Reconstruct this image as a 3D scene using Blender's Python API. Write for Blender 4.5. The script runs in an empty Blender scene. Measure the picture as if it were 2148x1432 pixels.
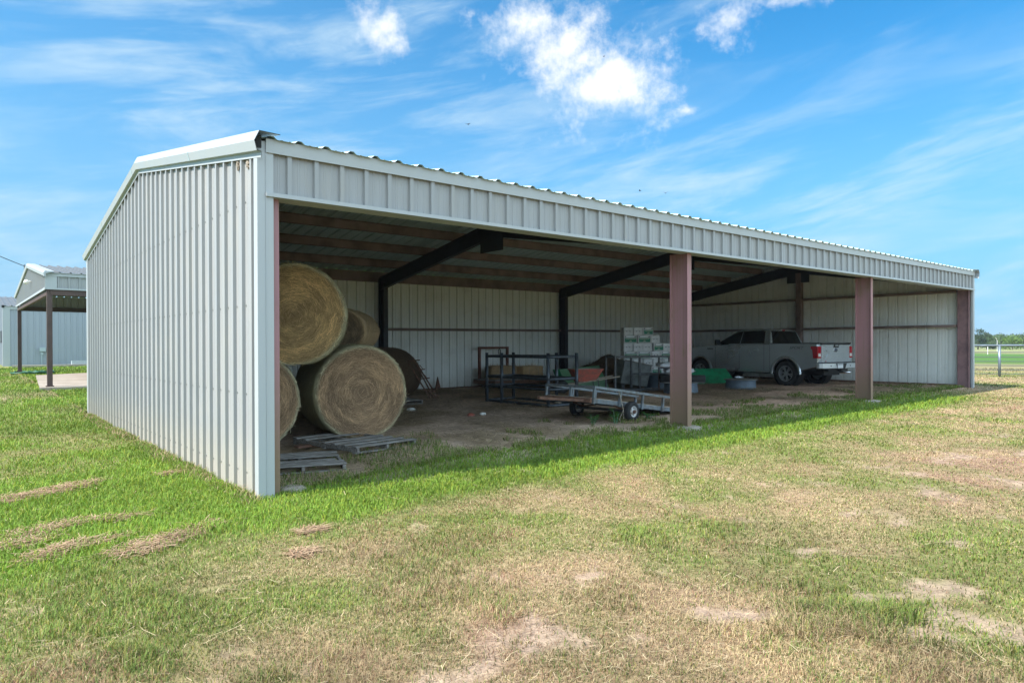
import bpy, bmesh, math, random
import numpy as np
from mathutils import Vector, Matrix
R = math.radians
PI = math.pi
scene = bpy.context.scene
COL = scene.collection

# ------------------------------------------------------------------ light levels and cloud layout
EXPOSURE = 1.05
SUN_E = 4.7
SKY_S = 0.12
SKY_TINT = (0.15, 0.70, 0.92, 1)
VEIL_COL = (1.35, 2.5, 3.55, 1)
CIRRUS_COL = (2.9, 3.7, 4.2, 1)
FILL_DECK_COL = (6.3, 8.4, 10.0, 1)
CLOUD_COL = (4.75, 4.8, 4.85, 1)
N_BLADES = 1000000
# azimuth, elevation, half width, half height (degrees), tilt, strength
CLOUDS = [(29.0, 25.0, 2.7, 2.3, -30, 1.3), (46.0, 22.6, 8.2, 4.8, -22, 0.95), (47.9, 20.9, 5.0, 2.9, 8, 1.7), (41.2, 25.4, 4.8, 2.4, 0, 0.8),
          (57.5, 24.8, 3.2, 2.3, 20, 0.95), (63.0, 26.0, 3.0, 1.6, 10, 0.8), (54.5, 18.6, 1.3, 0.6, 0, 0.7)]
HAZE = 0.00030
# ------------------------------------------------------------------ camera
cam_d = bpy.data.cameras.new('camera')
cam = bpy.data.objects.new('camera', cam_d)
COL.objects.link(cam)
cam_d.sensor_width = 36.0
cam_d.lens = 36.0 * 1416.43 / 2148.0
cam_d.shift_y = (732.35 - 716.0) / 2148.0
cam_d.clip_start = 0.05
cam_d.clip_end = 9000.0
CAM = Vector((-2.52, -7.156, 1.6))
YAW, PITCH, ROLL = 0.8757, -0.0045, -0.0031
fw = Vector((math.cos(YAW), math.sin(YAW), 0.0))
rt = Vector((math.sin(YAW), -math.cos(YAW), 0.0))
f3 = fw * math.cos(PITCH) + Vector((0, 0, 1)) * math.sin(PITCH)
u3 = rt.cross(f3)
r2 = rt * math.cos(ROLL) + u3 * math.sin(ROLL)
u2 = u3 * math.cos(ROLL) - rt * math.sin(ROLL)
M3 = Matrix((r2, u2, -f3)).transposed()
cam.matrix_world = Matrix.Translation(CAM) @ M3.to_4x4()
scene.camera = cam

# ------------------------------------------------------------------ view
scene.view_settings.view_transform = 'Standard'
scene.view_settings.look = 'None'
scene.view_settings.exposure = EXPOSURE
scene.view_settings.gamma = 1.0
scene.view_settings.use_curve_mapping = False
scene.render.engine = 'CYCLES'
scene.cycles.max_bounces = 10
scene.cycles.diffuse_bounces = 6
scene.cycles.glossy_bounces = 4
scene.cycles.use_denoising = True
scene.cycles.sample_clamp_indirect = 8.0

# ------------------------------------------------------------------ sun and sky
SUN = Vector((-0.90, 0.12, 1.0)).normalized()          # towards the sun
sun_d = bpy.data.lights.new('sun', 'SUN')
sun_d.energy = SUN_E
sun_d.angle = R(0.55)
sun_d.color = (1.0, 0.955, 0.88)
sun = bpy.data.objects.new('sun', sun_d)
COL.objects.link(sun)
sun.rotation_euler = (-SUN).to_track_quat('-Z', 'Y').to_euler()
sun.location = (-20, 0, 30)

def mknode(nt, kind, **kw):
    n = nt.nodes.new(kind)
    for k, v in kw.items():
        setattr(n, k, v)
    return n

class NT:
    """small helper for wiring node trees"""
    def __init__(self, nt):
        self.nt = nt
    def sock(self, s, v):
        if hasattr(v, 'is_output'):
            self.nt.links.new(v, s)
        else:
            s.default_value = v
    def math(self, op, a, b=0.0, c=0.0, clamp=False):
        n = mknode(self.nt, 'ShaderNodeMath', operation=op, use_clamp=clamp)
        self.sock(n.inputs[0], a); self.sock(n.inputs[1], b); self.sock(n.inputs[2], c)
        return n.outputs[0]
    def vmath(self, op, a, b=(0, 0, 0)):
        n = mknode(self.nt, 'ShaderNodeVectorMath', operation=op)
        self.sock(n.inputs[0], a); self.sock(n.inputs[1], b)
        return n.outputs['Value'] if op == 'LENGTH' else n.outputs[0]
    def noise(self, vec, scale, detail=4.0, rough=0.55, dist=0.0):
        n = mknode(self.nt, 'ShaderNodeTexNoise')
        if vec is not None:
            self.sock(n.inputs['Vector'], vec)
        n.inputs['Scale'].default_value = scale
        n.inputs['Detail'].default_value = detail
        n.inputs['Roughness'].default_value = rough
        n.inputs['Distortion'].default_value = dist
        return n.outputs['Fac']
    def ramp(self, v, a, b, lo=0.0, hi=1.0, smooth=True):
        n = mknode(self.nt, 'ShaderNodeMapRange')
        n.interpolation_type = 'SMOOTHSTEP' if smooth else 'LINEAR'
        self.sock(n.inputs['Value'], v)
        n.inputs['From Min'].default_value = a; n.inputs['From Max'].default_value = b
        n.inputs['To Min'].default_value = lo; n.inputs['To Max'].default_value = hi
        return n.outputs[0]
    def mix(self, fac, a, b, blend='MIX'):
        n = mknode(self.nt, 'ShaderNodeMix', data_type='RGBA', blend_type=blend)
        self.sock(n.inputs[0], fac); self.sock(n.inputs[6], a); self.sock(n.inputs[7], b)
        return n.outputs[2]
    def comb(self, x, y, z=0.0):
        n = mknode(self.nt, 'ShaderNodeCombineXYZ')
        self.sock(n.inputs[0], x); self.sock(n.inputs[1], y); self.sock(n.inputs[2], z)
        return n.outputs[0]

world = bpy.data.worlds.new('World')
scene.world = world
world.use_nodes = True
wn = world.node_tree
wn.nodes.clear()
W = NT(wn)
w_out = mknode(wn, 'ShaderNodeOutputWorld')
w_bg = mknode(wn, 'ShaderNodeBackground')
w_bg.inputs['Strength'].default_value = SKY_S
w_sky = mknode(wn, 'ShaderNodeTexSky')
w_sky.sky_type = 'NISHITA'
w_sky.sun_disc = False
w_sky.sun_elevation = math.asin(SUN.z)
w_sky.sun_rotation = math.atan2(SUN.x, SUN.y)
w_sky.altitude = 100.0
w_sky.air_density = 1.0
w_sky.dust_density = 0.6
w_sky.ozone_density = 2.5
tc = mknode(wn, 'ShaderNodeTexCoord')
sep = mknode(wn, 'ShaderNodeSeparateXYZ')
wn.links.new(tc.outputs['Generated'], sep.inputs[0])
az = W.math('MULTIPLY', W.math('ARCTAN2', sep.outputs[0], sep.outputs[1]), 57.2958)
el = W.math('MULTIPLY', W.math('ARCSINE', sep.outputs[2]), 57.2958)
ae = W.comb(az, el)
# cumulus masses: azimuth, elevation, half sizes in degrees, tilt
n_big = W.noise(ae, 0.22, 7.0, 0.62, 0.25)
n_fine = W.noise(ae, 0.75, 6.0, 0.65, 0.0)
blob = None
for (a0, e0, ra, re, rot, gain) in CLOUDS:
    c, s = math.cos(R(rot)), math.sin(R(rot))
    dx = W.math('SUBTRACT', az, a0); dy = W.math('SUBTRACT', el, e0)
    px = W.math('ADD', W.math('MULTIPLY', dx, c / ra), W.math('MULTIPLY', dy, s / ra))
    py = W.math('ADD', W.math('MULTIPLY', dx, -s / re), W.math('MULTIPLY', dy, c / re))
    ln = W.vmath('LENGTH', W.comb(px, py))
    m = W.math('MULTIPLY', W.math('SUBTRACT', 1.0, ln), gain)
    blob = m if blob is None else W.math('MAXIMUM', blob, m)
nn = W.math('ADD', W.math('MULTIPLY', W.math('SUBTRACT', n_big, 0.5), 2.6),
            W.math('MULTIPLY', W.math('SUBTRACT', n_fine, 0.5), 1.6))
cum = W.math('MULTIPLY', W.ramp(W.math('ADD', blob, nn), -0.10, 1.35), W.ramp(n_fine, 0.12, 0.45, 0.75, 1.0))
# thin cirrus streaks
skew = W.comb(W.math('ADD', W.math('MULTIPLY', az, 0.050), W.math('MULTIPLY', el, -0.05)),
              W.math('ADD', W.math('MULTIPLY', el, 0.19), W.math('MULTIPLY', az, -0.022)))
c1 = W.noise(skew, 1.15, 8.0, 0.58, 0.6)
c2 = W.noise(W.comb(W.math('MULTIPLY', az, 0.035), W.math('MULTIPLY', el, 0.08), 3.7), 1.0, 3.0, 0.5)
c3 = W.noise(skew, 4.5, 6.0, 0.6, 0.8)
cir = W.math('MULTIPLY', W.ramp(W.math('ADD', c1, W.math('MULTIPLY', W.math('SUBTRACT', c3, 0.5), 0.25)), 0.40, 0.74), W.ramp(c2, 0.34, 0.60, 0.12, 1.0))
cir = W.math('MULTIPLY', cir, 0.72)
# streaks only read low over the horizon; fade a pale veil into the lowest degrees
sky_col = W.mix(1.0, w_sky.outputs[0], SKY_TINT, 'MULTIPLY')
veil = W.ramp(el, -2.0, 27.0, 0.92, 0.0)
veil = W.math('ADD', veil, W.math('MULTIPLY', W.ramp(az, 10.0, 70.0, 1.0, 0.0), W.ramp(el, 6.0, 26.0, 0.10, 0.22)))
sky_col = W.mix(veil, sky_col, VEIL_COL)
sky_col = W.mix(cir, sky_col, CIRRUS_COL)
sky_col = W.mix(W.math('MULTIPLY', cum, 0.97), sky_col, CLOUD_COL)
# added out-of-view bright cloud behind the camera, lifting the light inside the barn
fill_deck_n = W.noise(W.comb(W.math('MULTIPLY', az, 0.03), W.math('MULTIPLY', el, 0.07), 1.3), 1.6, 5.0, 0.55, 0.4)
deck = W.math('MULTIPLY', W.ramp(sep.outputs[1], 0.12, -0.35), W.ramp(fill_deck_n, 0.30, 0.52, 0.35, 1.0))
sky_col = W.mix(W.math('MULTIPLY', deck, W.ramp(el, 0.0, 6.0)), sky_col, FILL_DECK_COL)
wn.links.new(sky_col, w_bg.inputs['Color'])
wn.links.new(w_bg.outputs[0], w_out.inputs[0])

# ------------------------------------------------------------------ materials
MATS = {}
def mat(name, col, rough=0.6, metal=0.0, var=0.0, scale=6.0, col2=None, spec=0.5, stretch=(1, 1, 1),
        bump=0.0, bscale=40.0, lo=0.35, hi=0.7, coat=0.0, attr=None, transl=0.0):
    m = bpy.data.materials.new(name)
    m.use_nodes = True
    nt = m.node_tree
    H = NT(nt)
    b = nt.nodes['Principled BSDF']
    b.inputs['Roughness'].default_value = rough
    b.inputs['Metallic'].default_value = metal
    b.inputs['Specular IOR Level'].default_value = spec
    if coat:
        b.inputs['Coat Weight'].default_value = coat
        b.inputs['Coat Roughness'].default_value = 0.06
    base = (*col, 1.0)
    t = mknode(nt, 'ShaderNodeTexCoord')
    mp = mknode(nt, 'ShaderNodeMapping')
    mp.inputs['Scale'].default_value = stretch
    nt.links.new(t.outputs['Object'], mp.inputs[0])
    vec = mp.outputs[0]
    src = None
    if attr:
        a = mknode(nt, 'ShaderNodeAttribute', attribute_name=attr)
        src = a.outputs['Color']
    if var or col2 is not None:
        n = H.noise(vec, scale, 6.0, 0.6)
        c2 = (*col2, 1.0) if col2 is not None else tuple(max(0, c * (1 - var)) for c in col) + (1.0,)
        f = H.ramp(n, lo, hi)
        if src is not None:
            src = H.mix(H.math('MULTIPLY', f, var or 0.5), src, H.mix(1.0, src, (0.55, 0.55, 0.55, 1), 'MULTIPLY'))
        else:
            src = H.mix(f, base, c2)
    if src is not None:
        nt.links.new(src, b.inputs['Base Color'])
    else:
        b.inputs['Base Color'].default_value = base
    if bump:
        bn = H.noise(vec, bscale, 4.0, 0.6)
        bu = mknode(nt, 'ShaderNodeBump')
        bu.inputs['Strength'].default_value = bump
        bu.inputs['Distance'].default_value = 0.02
        nt.links.new(bn, bu.inputs['Height'])
        nt.links.new(bu.outputs[0], b.inputs['Normal'])
    if transl:
        tr = mknode(nt, 'ShaderNodeBsdfTranslucent')
        if src is not None:
            nt.links.new(src, tr.inputs['Color'])
        else:
            tr.inputs['Color'].default_value = base
        ms = mknode(nt, 'ShaderNodeMixShader')
        ms.inputs[0].default_value = transl
        nt.links.new(b.outputs[0], ms.inputs[1]); nt.links.new(tr.outputs[0], ms.inputs[2])
        nt.links.new(ms.outputs[0], nt.nodes['Material Output'].inputs[0])
    MATS[name] = m
    return m

def streaky(name, col, dirt, amount, rough=0.42, top_scale=(9, 9, 0.35), ground=0.0, metal=0.0, gtop=0.62):
    """painted sheet metal: faint vertical streaks, mottling and soil splash near the ground"""
    m = bpy.data.materials.new(name)
    m.use_nodes = True
    nt = m.node_tree; H = NT(nt)
    b = nt.nodes['Principled BSDF']
    b.inputs['Metallic'].default_value = metal
    t = mknode(nt, 'ShaderNodeTexCoord')
    mp = mknode(nt, 'ShaderNodeMapping'); mp.inputs['Scale'].default_value = top_scale
    nt.links.new(t.outputs['Object'], mp.inputs[0])
    n1 = H.noise(mp.outputs[0], 1.0, 5.0, 0.6)
    n2 = H.noise(t.outputs['Object'], 1.7, 5.0, 0.6)
    f = H.math('MULTIPLY', H.math('ADD', H.ramp(n1, 0.45, 0.8), H.ramp(n2, 0.5, 0.8)), amount)
    if ground:
        s = mknode(nt, 'ShaderNodeSeparateXYZ'); nt.links.new(t.outputs['Object'], s.inputs[0])
        n3 = H.noise(t.outputs['Object'], 7.0, 5.0, 0.7)
        g = H.math('MULTIPLY', H.ramp(H.math('ADD', s.outputs[2], H.math('MULTIPLY', n3, -0.5)), -0.25, gtop, 1.0, 0.0), ground)
        f = H.math('MAXIMUM', f, g)
    nt.links.new(H.mix(f, (*col, 1), (*dirt, 1)), b.inputs['Base Color'])
    nt.links.new(H.ramp(n2, 0.3, 0.8, rough - 0.06, rough + 0.12), b.inputs['Roughness'])
    MATS[name] = m
    return m

streaky('panel', (0.295, 0.298, 0.302), (0.42, 0.37, 0.29), 0.16, 0.42, ground=0.55)
streaky('panel_inside', (0.80, 0.82, 0.80), (0.33, 0.30, 0.24), 0.22, 0.5, ground=0.5)
streaky('trim', (0.37, 0.388, 0.40), (0.5, 0.47, 0.4), 0.12, 0.4)
streaky('galvalume', (0.46, 0.60, 0.64), (0.34, 0.42, 0.45), 0.35, 0.45, metal=0.1)
streaky('roof_bright', (0.135, 0.14, 0.145), (0.10, 0.10, 0.105), 0.4, 0.5, metal=0.1)
streaky('far_panel', (0.31, 0.335, 0.385), (0.36, 0.36, 0.34), 0.15, 0.45, ground=0.3)
mat('primer', (0.26, 0.15, 0.155), 0.72, var=0.45, scale=3.0, bump=0.15, bscale=60)
streaky('primer_front', (0.335, 0.17, 0.185), (0.20, 0.14, 0.075), 0.75, 0.7, top_scale=(22, 22, 0.45), ground=0.9, gtop=1.7)
mat('brown_post', (0.085, 0.05, 0.043), 0.7, var=0.3, scale=2.0)
mat('purlin', (0.235, 0.17, 0.155), 0.7, var=0.4, scale=2.0)
mat('dark_steel', (0.03, 0.032, 0.04), 0.6, var=0.3, scale=4.0)
mat('flat_black', (0.015, 0.015, 0.015), 0.9)
mat('screw', (0.25, 0.26, 0.25), 0.5, metal=0.5)
mat('concrete', (0.34, 0.285, 0.24), 0.9, col2=(0.25, 0.205, 0.165), scale=1.6, bump=0.3, bscale=70)
mat('rust', (0.19, 0.095, 0.06), 0.85, col2=(0.09, 0.05, 0.038), scale=14.0, bump=0.3, bscale=80)
mat('red_frame', (0.20, 0.075, 0.055), 0.75, col2=(0.09, 0.04, 0.03), scale=9.0)
mat('blue_pipe', (0.075, 0.095, 0.12), 0.42, metal=0.35, col2=(0.05, 0.05, 0.055), scale=10.0)
mat('galv_steel', (0.19, 0.225, 0.255), 0.5, metal=0.45, col2=(0.13, 0.12, 0.115), scale=9.0)
mat('rack_steel', (0.10, 0.105, 0.115), 0.5, metal=0.4, col2=(0.05, 0.045, 0.04), scale=8.0)
mat('old_wood', (0.29, 0.275, 0.26), 0.9, col2=(0.12, 0.10, 0.085), scale=5.0, stretch=(1, 9, 9), bump=0.5, bscale=25)
mat('deck_wood', (0.46, 0.40, 0.32), 0.85, col2=(0.28, 0.22, 0.17), scale=5.0, stretch=(1, 9, 9), bump=0.4, bscale=30)
mat('tyre', (0.022, 0.022, 0.023), 0.85, var=0.3, scale=9.0, bump=0.2, bscale=60)
mat('rim_white', (0.55, 0.56, 0.56), 0.45, col2=(0.30, 0.24, 0.20), scale=12.0, metal=0.2)
mat('carton', (0.74, 0.75, 0.77), 0.8, col2=(0.62, 0.62, 0.62), scale=5.0)
mat('carton_label', (0.012, 0.16, 0.085), 0.6, col2=(0.02, 0.22, 0.15), scale=20.0)
mat('carton_ink', (0.03, 0.035, 0.09), 0.7)
mat('carton_art', (0.42, 0.45, 0.38), 0.7, col2=(0.20, 0.33, 0.22), scale=40.0)
mat('green_sheet', (0.012, 0.30, 0.13), 0.55, col2=(0.015, 0.13, 0.055), scale=4.0)
mat('pale_green', (0.14, 0.33, 0.17), 0.7, col2=(0.22, 0.37, 0.24), scale=3.0)
mat('red_paint', (0.55, 0.13, 0.09), 0.6, col2=(0.30, 0.12, 0.09), scale=7.0)
mat('tray_inside', (0.36, 0.32, 0.27), 0.8, col2=(0.26, 0.2, 0.16), scale=7.0)
mat('grey_sheet', (0.20, 0.215, 0.21), 0.6, metal=0.3, col2=(0.12, 0.13, 0.13), scale=5.0)
mat('tank_grey', (0.125, 0.165, 0.21), 0.6, col2=(0.085, 0.11, 0.145), scale=5.0, metal=0.1)
mat('lid_grey', (0.24, 0.235, 0.22), 0.7, col2=(0.15, 0.13, 0.11), scale=6.0)
mat('sack', (0.62, 0.64, 0.68), 0.55, col2=(0.45, 0.46, 0.5), scale=7.0, bump=0.4, bscale=9)
mat('foil', (0.75, 0.77, 0.8), 0.25, metal=0.8)
mat('black_rubber', (0.02, 0.02, 0.02), 0.8)
mat('meter_box', (0.38, 0.43, 0.46), 0.5)
mat('green_plastic', (0.02, 0.10, 0.05), 0.5)
mat('fence_steel', (0.13, 0.16, 0.19), 0.4, metal=0.5, col2=(0.2, 0.24, 0.28), scale=3.0)
mat('wire', (0.12, 0.13, 0.14), 0.5, metal=0.6)
mat('white_paint', (0.8, 0.8, 0.78), 0.5)
mat('bark', (0.10, 0.075, 0.055), 0.9, var=0.5, scale=4.0)
mat('leaf', (0.06, 0.1, 0.03), 0.7, attr='col', transl=0.3)
mat('blade', (0.1, 0.2, 0.03), 0.65, attr='col', transl=0.28, spec=0.25)
mat('straw', (0.3, 0.2, 0.1), 0.8, attr='col', transl=0.1, spec=0.2)
mat('stone', (0.30, 0.255, 0.21), 0.95, col2=(0.17, 0.135, 0.105), scale=9.0, bump=0.6, bscale=25)
mat('bird', (0.02, 0.02, 0.025), 0.8)

# ------------------------------------------------------------------ mesh builder
class MB:
    def __init__(self):
        self.v, self.f, self.m = [], [], []
    def add(self, verts, faces, m=0):
        o = len(self.v)
        self.v.extend(tuple(p) for p in verts)
        for f in faces:
            self.f.append(tuple(i + o for i in f)); self.m.append(m)
        return self
    def box(self, c, s, rot=None, m=0, taper=1.0):
        hx, hy, hz = s[0] / 2, s[1] / 2, s[2] / 2
        pts = []
        for z in (-1, 1):
            k = taper if z > 0 else 1.0
            for x, y in ((-1, -1), (1, -1), (1, 1), (-1, 1)):
                pts.append(Vector((x * hx * k, y * hy * k, z * hz)))
        if rot is not None:
            pts = [rot @ p for p in pts]
        pts = [p + Vector(c) for p in pts]
        self.add(pts, [(3, 2, 1, 0), (4, 5, 6, 7), (0, 1, 5, 4), (1, 2, 6, 5), (2, 3, 7, 6), (3, 0, 4, 7)], m)
        return self
    def bb(self, x0, x1, y0, y1, z0, z1, m=0):
        return self.box(((x0 + x1) / 2, (y0 + y1) / 2, (z0 + z1) / 2), (abs(x1 - x0), abs(y1 - y0), abs(z1 - z0)), None, m)
    def beam(self, p0, p1, w, h, up=(0, 0, 1), m=0):
        p0, p1 = Vector(p0), Vector(p1)
        d = p1 - p0
        L = d.length
        d.normalize()
        u = Vector(up)
        s = d.cross(u)
        if s.length < 1e-4:
            s = d.cross(Vector((1, 0, 0)))
        s.normalize()
        t = s.cross(d)
        rot = Matrix((d, s, t)).transposed()
        return self.box((p0 + p1) / 2, (L, w, h), rot, m)
    def tube(self, path, r, n=8, m=0, closed=False):
        path = [Vector(p) for p in path]
        k = len(path)
        rings = []
        rr = r if isinstance(r, (list, tuple)) else [r] * k
        prev = None
        for i, p in enumerate(path):
            if closed:
                d = path[(i + 1) % k] - path[i - 1]
            else:
                d = path[min(i + 1, k - 1)] - path[max(i - 1, 0)]
            d.normalize()
            if prev is None:
                a = Vector((0, 0, 1)) if abs(d.z) < 0.9 else Vector((1, 0, 0))
            else:
                a = prev
            s = d.cross(a)
            if s.length < 1e-5:
                s = d.cross(Vector((0, 1, 0)))
            s.normalize()
            t = s.cross(d); prev = t
            rings.append([p + (s * math.cos(2 * PI * j / n) + t * math.sin(2 * PI * j / n)) * rr[i] for j in range(n)])
        vs = [q for ring in rings for q in ring]
        fs = []
        for i in range(k if closed else k - 1):
            for j in range(n):
                a = i * n + j; b = i * n + (j + 1) % n
                i2 = (i + 1) % k
                fs.append((a, b, i2 * n + (j + 1) % n, i2 * n + j))
        if not closed:
            fs.append(tuple(range(n - 1, -1, -1)))
            fs.append(tuple((k - 1) * n + j for j in range(n)))
        return self.add(vs, fs, m)
    def lathe(self, prof, n=24, M=None, m=0):
        vs, fs = [], []
        for (r, z) in prof:
            for j in range(n):
                a = 2 * PI * j / n
                p = Vector((r * math.cos(a), r * math.sin(a), z))
                vs.append(M @ p if M is not None else p)
        for i in range(len(prof) - 1):
            for j in range(n):
                fs.append((i * n + j, i * n + (j + 1) % n, (i + 1) * n + (j + 1) % n, (i + 1) * n + j))
        return self.add(vs, fs, m)
    def prism(self, poly, fn0, fn1, m=0):
        """poly of 2-D points; fn0/fn1 map (a,b) to the two end caps"""
        n = len(poly)
        vs = [fn0(*p) for p in poly] + [fn1(*p) for p in poly]
        fs = [tuple(range(n - 1, -1, -1)), tuple(range(n, 2 * n))]
        for i in range(n):
            j = (i + 1) % n
            fs.append((i, j, n + j, n + i))
        return self.add(vs, fs, m)
    def build(self, name, mats, parent=None, loc=(0, 0, 0), rz=0.0, smooth=False, bevel=0.0, fix=False, sheared=False, segs=2):
        me = bpy.data.meshes.new(name)
        vs = self.v
        if sheared:
            vs = [(x, y, z + 0.0069 * x + 0.0018 * y) for (x, y, z) in vs]
        me.from_pydata(vs, [], self.f)
        if not isinstance(mats, (list, tuple)):
            mats = [mats]
        for mm in mats:
            me.materials.append(MATS[mm] if isinstance(mm, str) else mm)
        if len(mats) > 1:
            me.polygons.foreach_set('material_index', self.m)
        if fix:
            bm = bmesh.new(); bm.from_mesh(me)
            bmesh.ops.recalc_face_normals(bm, faces=bm.faces)
            bm.to_mesh(me); bm.free()
        if smooth:
            me.polygons.foreach_set('use_smooth', [True] * len(me.polygons))
        o = bpy.data.objects.new(name, me)
        COL.objects.link(o)
        o.location = loc
        o.rotation_euler = (0, 0, rz)
        if parent is not None:
            o.parent = parent
        if smooth is True and fix is False:
            pass
        if bevel:
            b = o.modifiers.new('soft_edges', 'BEVEL')
            b.width = bevel; b.segments = segs; b.limit_method = 'ANGLE'; b.angle_limit = R(35)
            b.harden_normals = False
        return o

def tag(o, label, cat, group=None, kind=None):
    o['label'] = label
    o['category'] = cat
    if group: o['group'] = group
    if kind: o['kind'] = kind
    return o
def thing(name, label, cat, loc=(0, 0, 0), rz=0.0, group=None):
    o = bpy.data.objects.new(name, None)
    o.empty_display_size = 0.2
    COL.objects.link(o)
    o.location = loc; o.rotation_euler = (0, 0, rz)
    return tag(o, label, cat, group)
def copy_tree(o, parent=None):
    c = o.copy(); COL.objects.link(c)
    if parent is not None:
        c.parent = parent
    for ch in list(o.children):
        copy_tree(ch, c)
    return c

# ------------------------------------------------------------------ numeric noise and terrain
def _hash(ix, iy, seed):
    h = (ix.astype(np.int64) * 374761393 + iy.astype(np.int64) * 668265263 + seed * 974634777) & 0xffffffff
    h = ((h ^ (h >> 13)) * 1274126177) & 0xffffffff
    h = h ^ (h >> 16)
    return (h & 0xffff) / 65535.0
def vnoise(x, y, s, seed=0):
    x = np.asarray(x, float) / s; y = np.asarray(y, float) / s
    ix, iy = np.floor(x), np.floor(y)
    fx, fy = x - ix, y - iy
    fx = fx * fx * (3 - 2 * fx); fy = fy * fy * (3 - 2 * fy)
    a = _hash(ix, iy, seed); b = _hash(ix + 1, iy, seed); c = _hash(ix, iy + 1, seed); d = _hash(ix + 1, iy + 1, seed)
    return (a * (1 - fx) + b * fx) * (1 - fy) + (c * (1 - fx) + d * fx) * fy
def fbm(x, y, s, seed=0, oct=4):
    t = 0.0; a = 0.5; n = 0.0
    for i in range(oct):
        t = t + a * vnoise(x, y, s, seed + i * 17); n += a
        a *= 0.5; s *= 0.5
    return t / n
def ss(a, b, x):
    t = np.clip((np.asarray(x, float) - a) / (b - a), 0, 1)
    return t * t * (3 - 2 * t)
BL, BD = 22.65, 11.325        # barn length and depth
def G(x, y):
    x = np.asarray(x, float); y = np.asarray(y, float)
    z = 0.0069 * np.clip(x, -25, 45) + 0.0018 * np.clip(y, -25, 45)
    z = z + 0.10 * ss(-0.75, 0.35, y) * ss(0.5, 2.8, x) * ss(25.0, 22.2, x) * ss(15, 11.5, y)
    z = z + 0.0142 * np.clip(y - 8, 0, 55) * ss(16, 5, x)
    near = ss(60, 30, np.hypot(x, y))
    z = z + near * 0.035 * (fbm(x, y, 1.6, 5, 3) - 0.5) * ss(-0.2, -1.5, y) + near * 0.012 * (fbm(x, y, 0.35, 9, 2) - 0.5)
    inside = ss(0.1, 0.6, x) * ss(22.5, 22, x) * ss(0.2, 1.0, y) * ss(11.2, 10.6, y)
    z = z + inside * 0.05 * (fbm(x, y, 0.9, 31, 3) - 0.5)
    return z
def g1(x, y):
    return float(G(np.array([x]), np.array([y]))[0])

def inside_barn(x, y):
    return ss(-0.02, 0.08, x) * ss(BL + 0.05, BL - 0.05, x) * ss(-0.05, 0.25, y) * ss(BD + 0.05, BD - 0.05, y)
def green_frac(x, y):
    """share of living grass on the lawn, 0 straw .. 1 lush"""
    n = fbm(x, y, 2.2, 3, 4) - 0.5
    n2 = fbm(x, y, 0.6, 8, 3) - 0.5
    left = ss(-2.8, -0.2, y + 1.8 * n) * ss(1.2, -0.2, x + 0.8 * n)
    mid = ss(-3.6, -1.5, y + 1.8 * n) * ss(0.6, -1.0, x + 1.2 * n) * 0.55
    band = ss(-2.0 - 0.35 * ss(4, 0, x), -0.75, y + 0.7 * n + 0.3 * n2) * ss(-0.6, 0.2, x) * ss(23.5, 17.0, x)
    patch = 0.27 + 1.6 * n + 0.9 * n2 + 0.28 * ss(0.58, 0.70, fbm(x, y, 1.5, 60, 3))
    patch = patch + 0.12 * ss(-3.0, -7.0, y)
    far = -0.06 * ss(14, 24, x)
    backyard = ss(1.5, 3.0, y) * ss(0.3, -0.2, x) * (0.86 + 1.3 * n)
    out = np.maximum.reduce([left, mid, band, np.clip(patch + far, 0, 0.62)])
    out = np.where((x < 0.0) & (y > 3), np.clip(np.maximum(backyard, 0.25), 0, 1), out)
    return np.clip(out, 0, 1)
def bare_frac(x, y):
    """bare soil showing in the worn lawn close to the camera"""
    e = np.zeros_like(np.asarray(x, float))
    for (cx, cy, lx, ly, rz) in ((1.05, -4.92, 0.55, 0.15, -0.85), (1.70, -5.85, 0.40, 0.12, -0.95), (-0.17, -4.48, 0.12, 0.06, -0.6), (0.35, -4.75, 0.16, 0.06, -0.7),
                                 (2.6, -4.6, 0.22, 0.08, -0.6), (-0.9, -4.4, 0.18, 0.08, -0.4), (0.9, -3.9, 0.16, 0.08, -0.5), (1.95, -5.3, 0.28, 0.07, -0.8)):
        c, s = math.cos(rz), math.sin(rz)
        u = ((x - cx) * c + (y - cy) * s) / lx; v = (-(x - cx) * s + (y - cy) * c) / ly
        e = np.maximum(e, 1.15 - np.hypot(u, v))
    b = ss(0.25, 0.62, e + 1.5 * (fbm(x, y, 0.22, 78, 4) - 0.5)) * 0.92
    b = np.maximum(b, 0.8 * ss(0.66, 0.76, fbm(x, y, 0.5, 79, 4)) * ss(-2.6, -4.2, y))
    return np.clip(b, 0, 1)
C_LUSH = np.array((0.155, 0.255, 0.030)); C_DULL = np.array((0.145, 0.182, 0.048))
C_STRAW = np.array((0.475, 0.36, 0.20)); C_BROWN = np.array((0.24, 0.16, 0.10))
C_SOIL = np.array((0.36, 0.255, 0.19)); C_DIRT = np.array((0.47, 0.345, 0.265)); C_RED = np.array((0.55, 0.36, 0.265))
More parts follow.
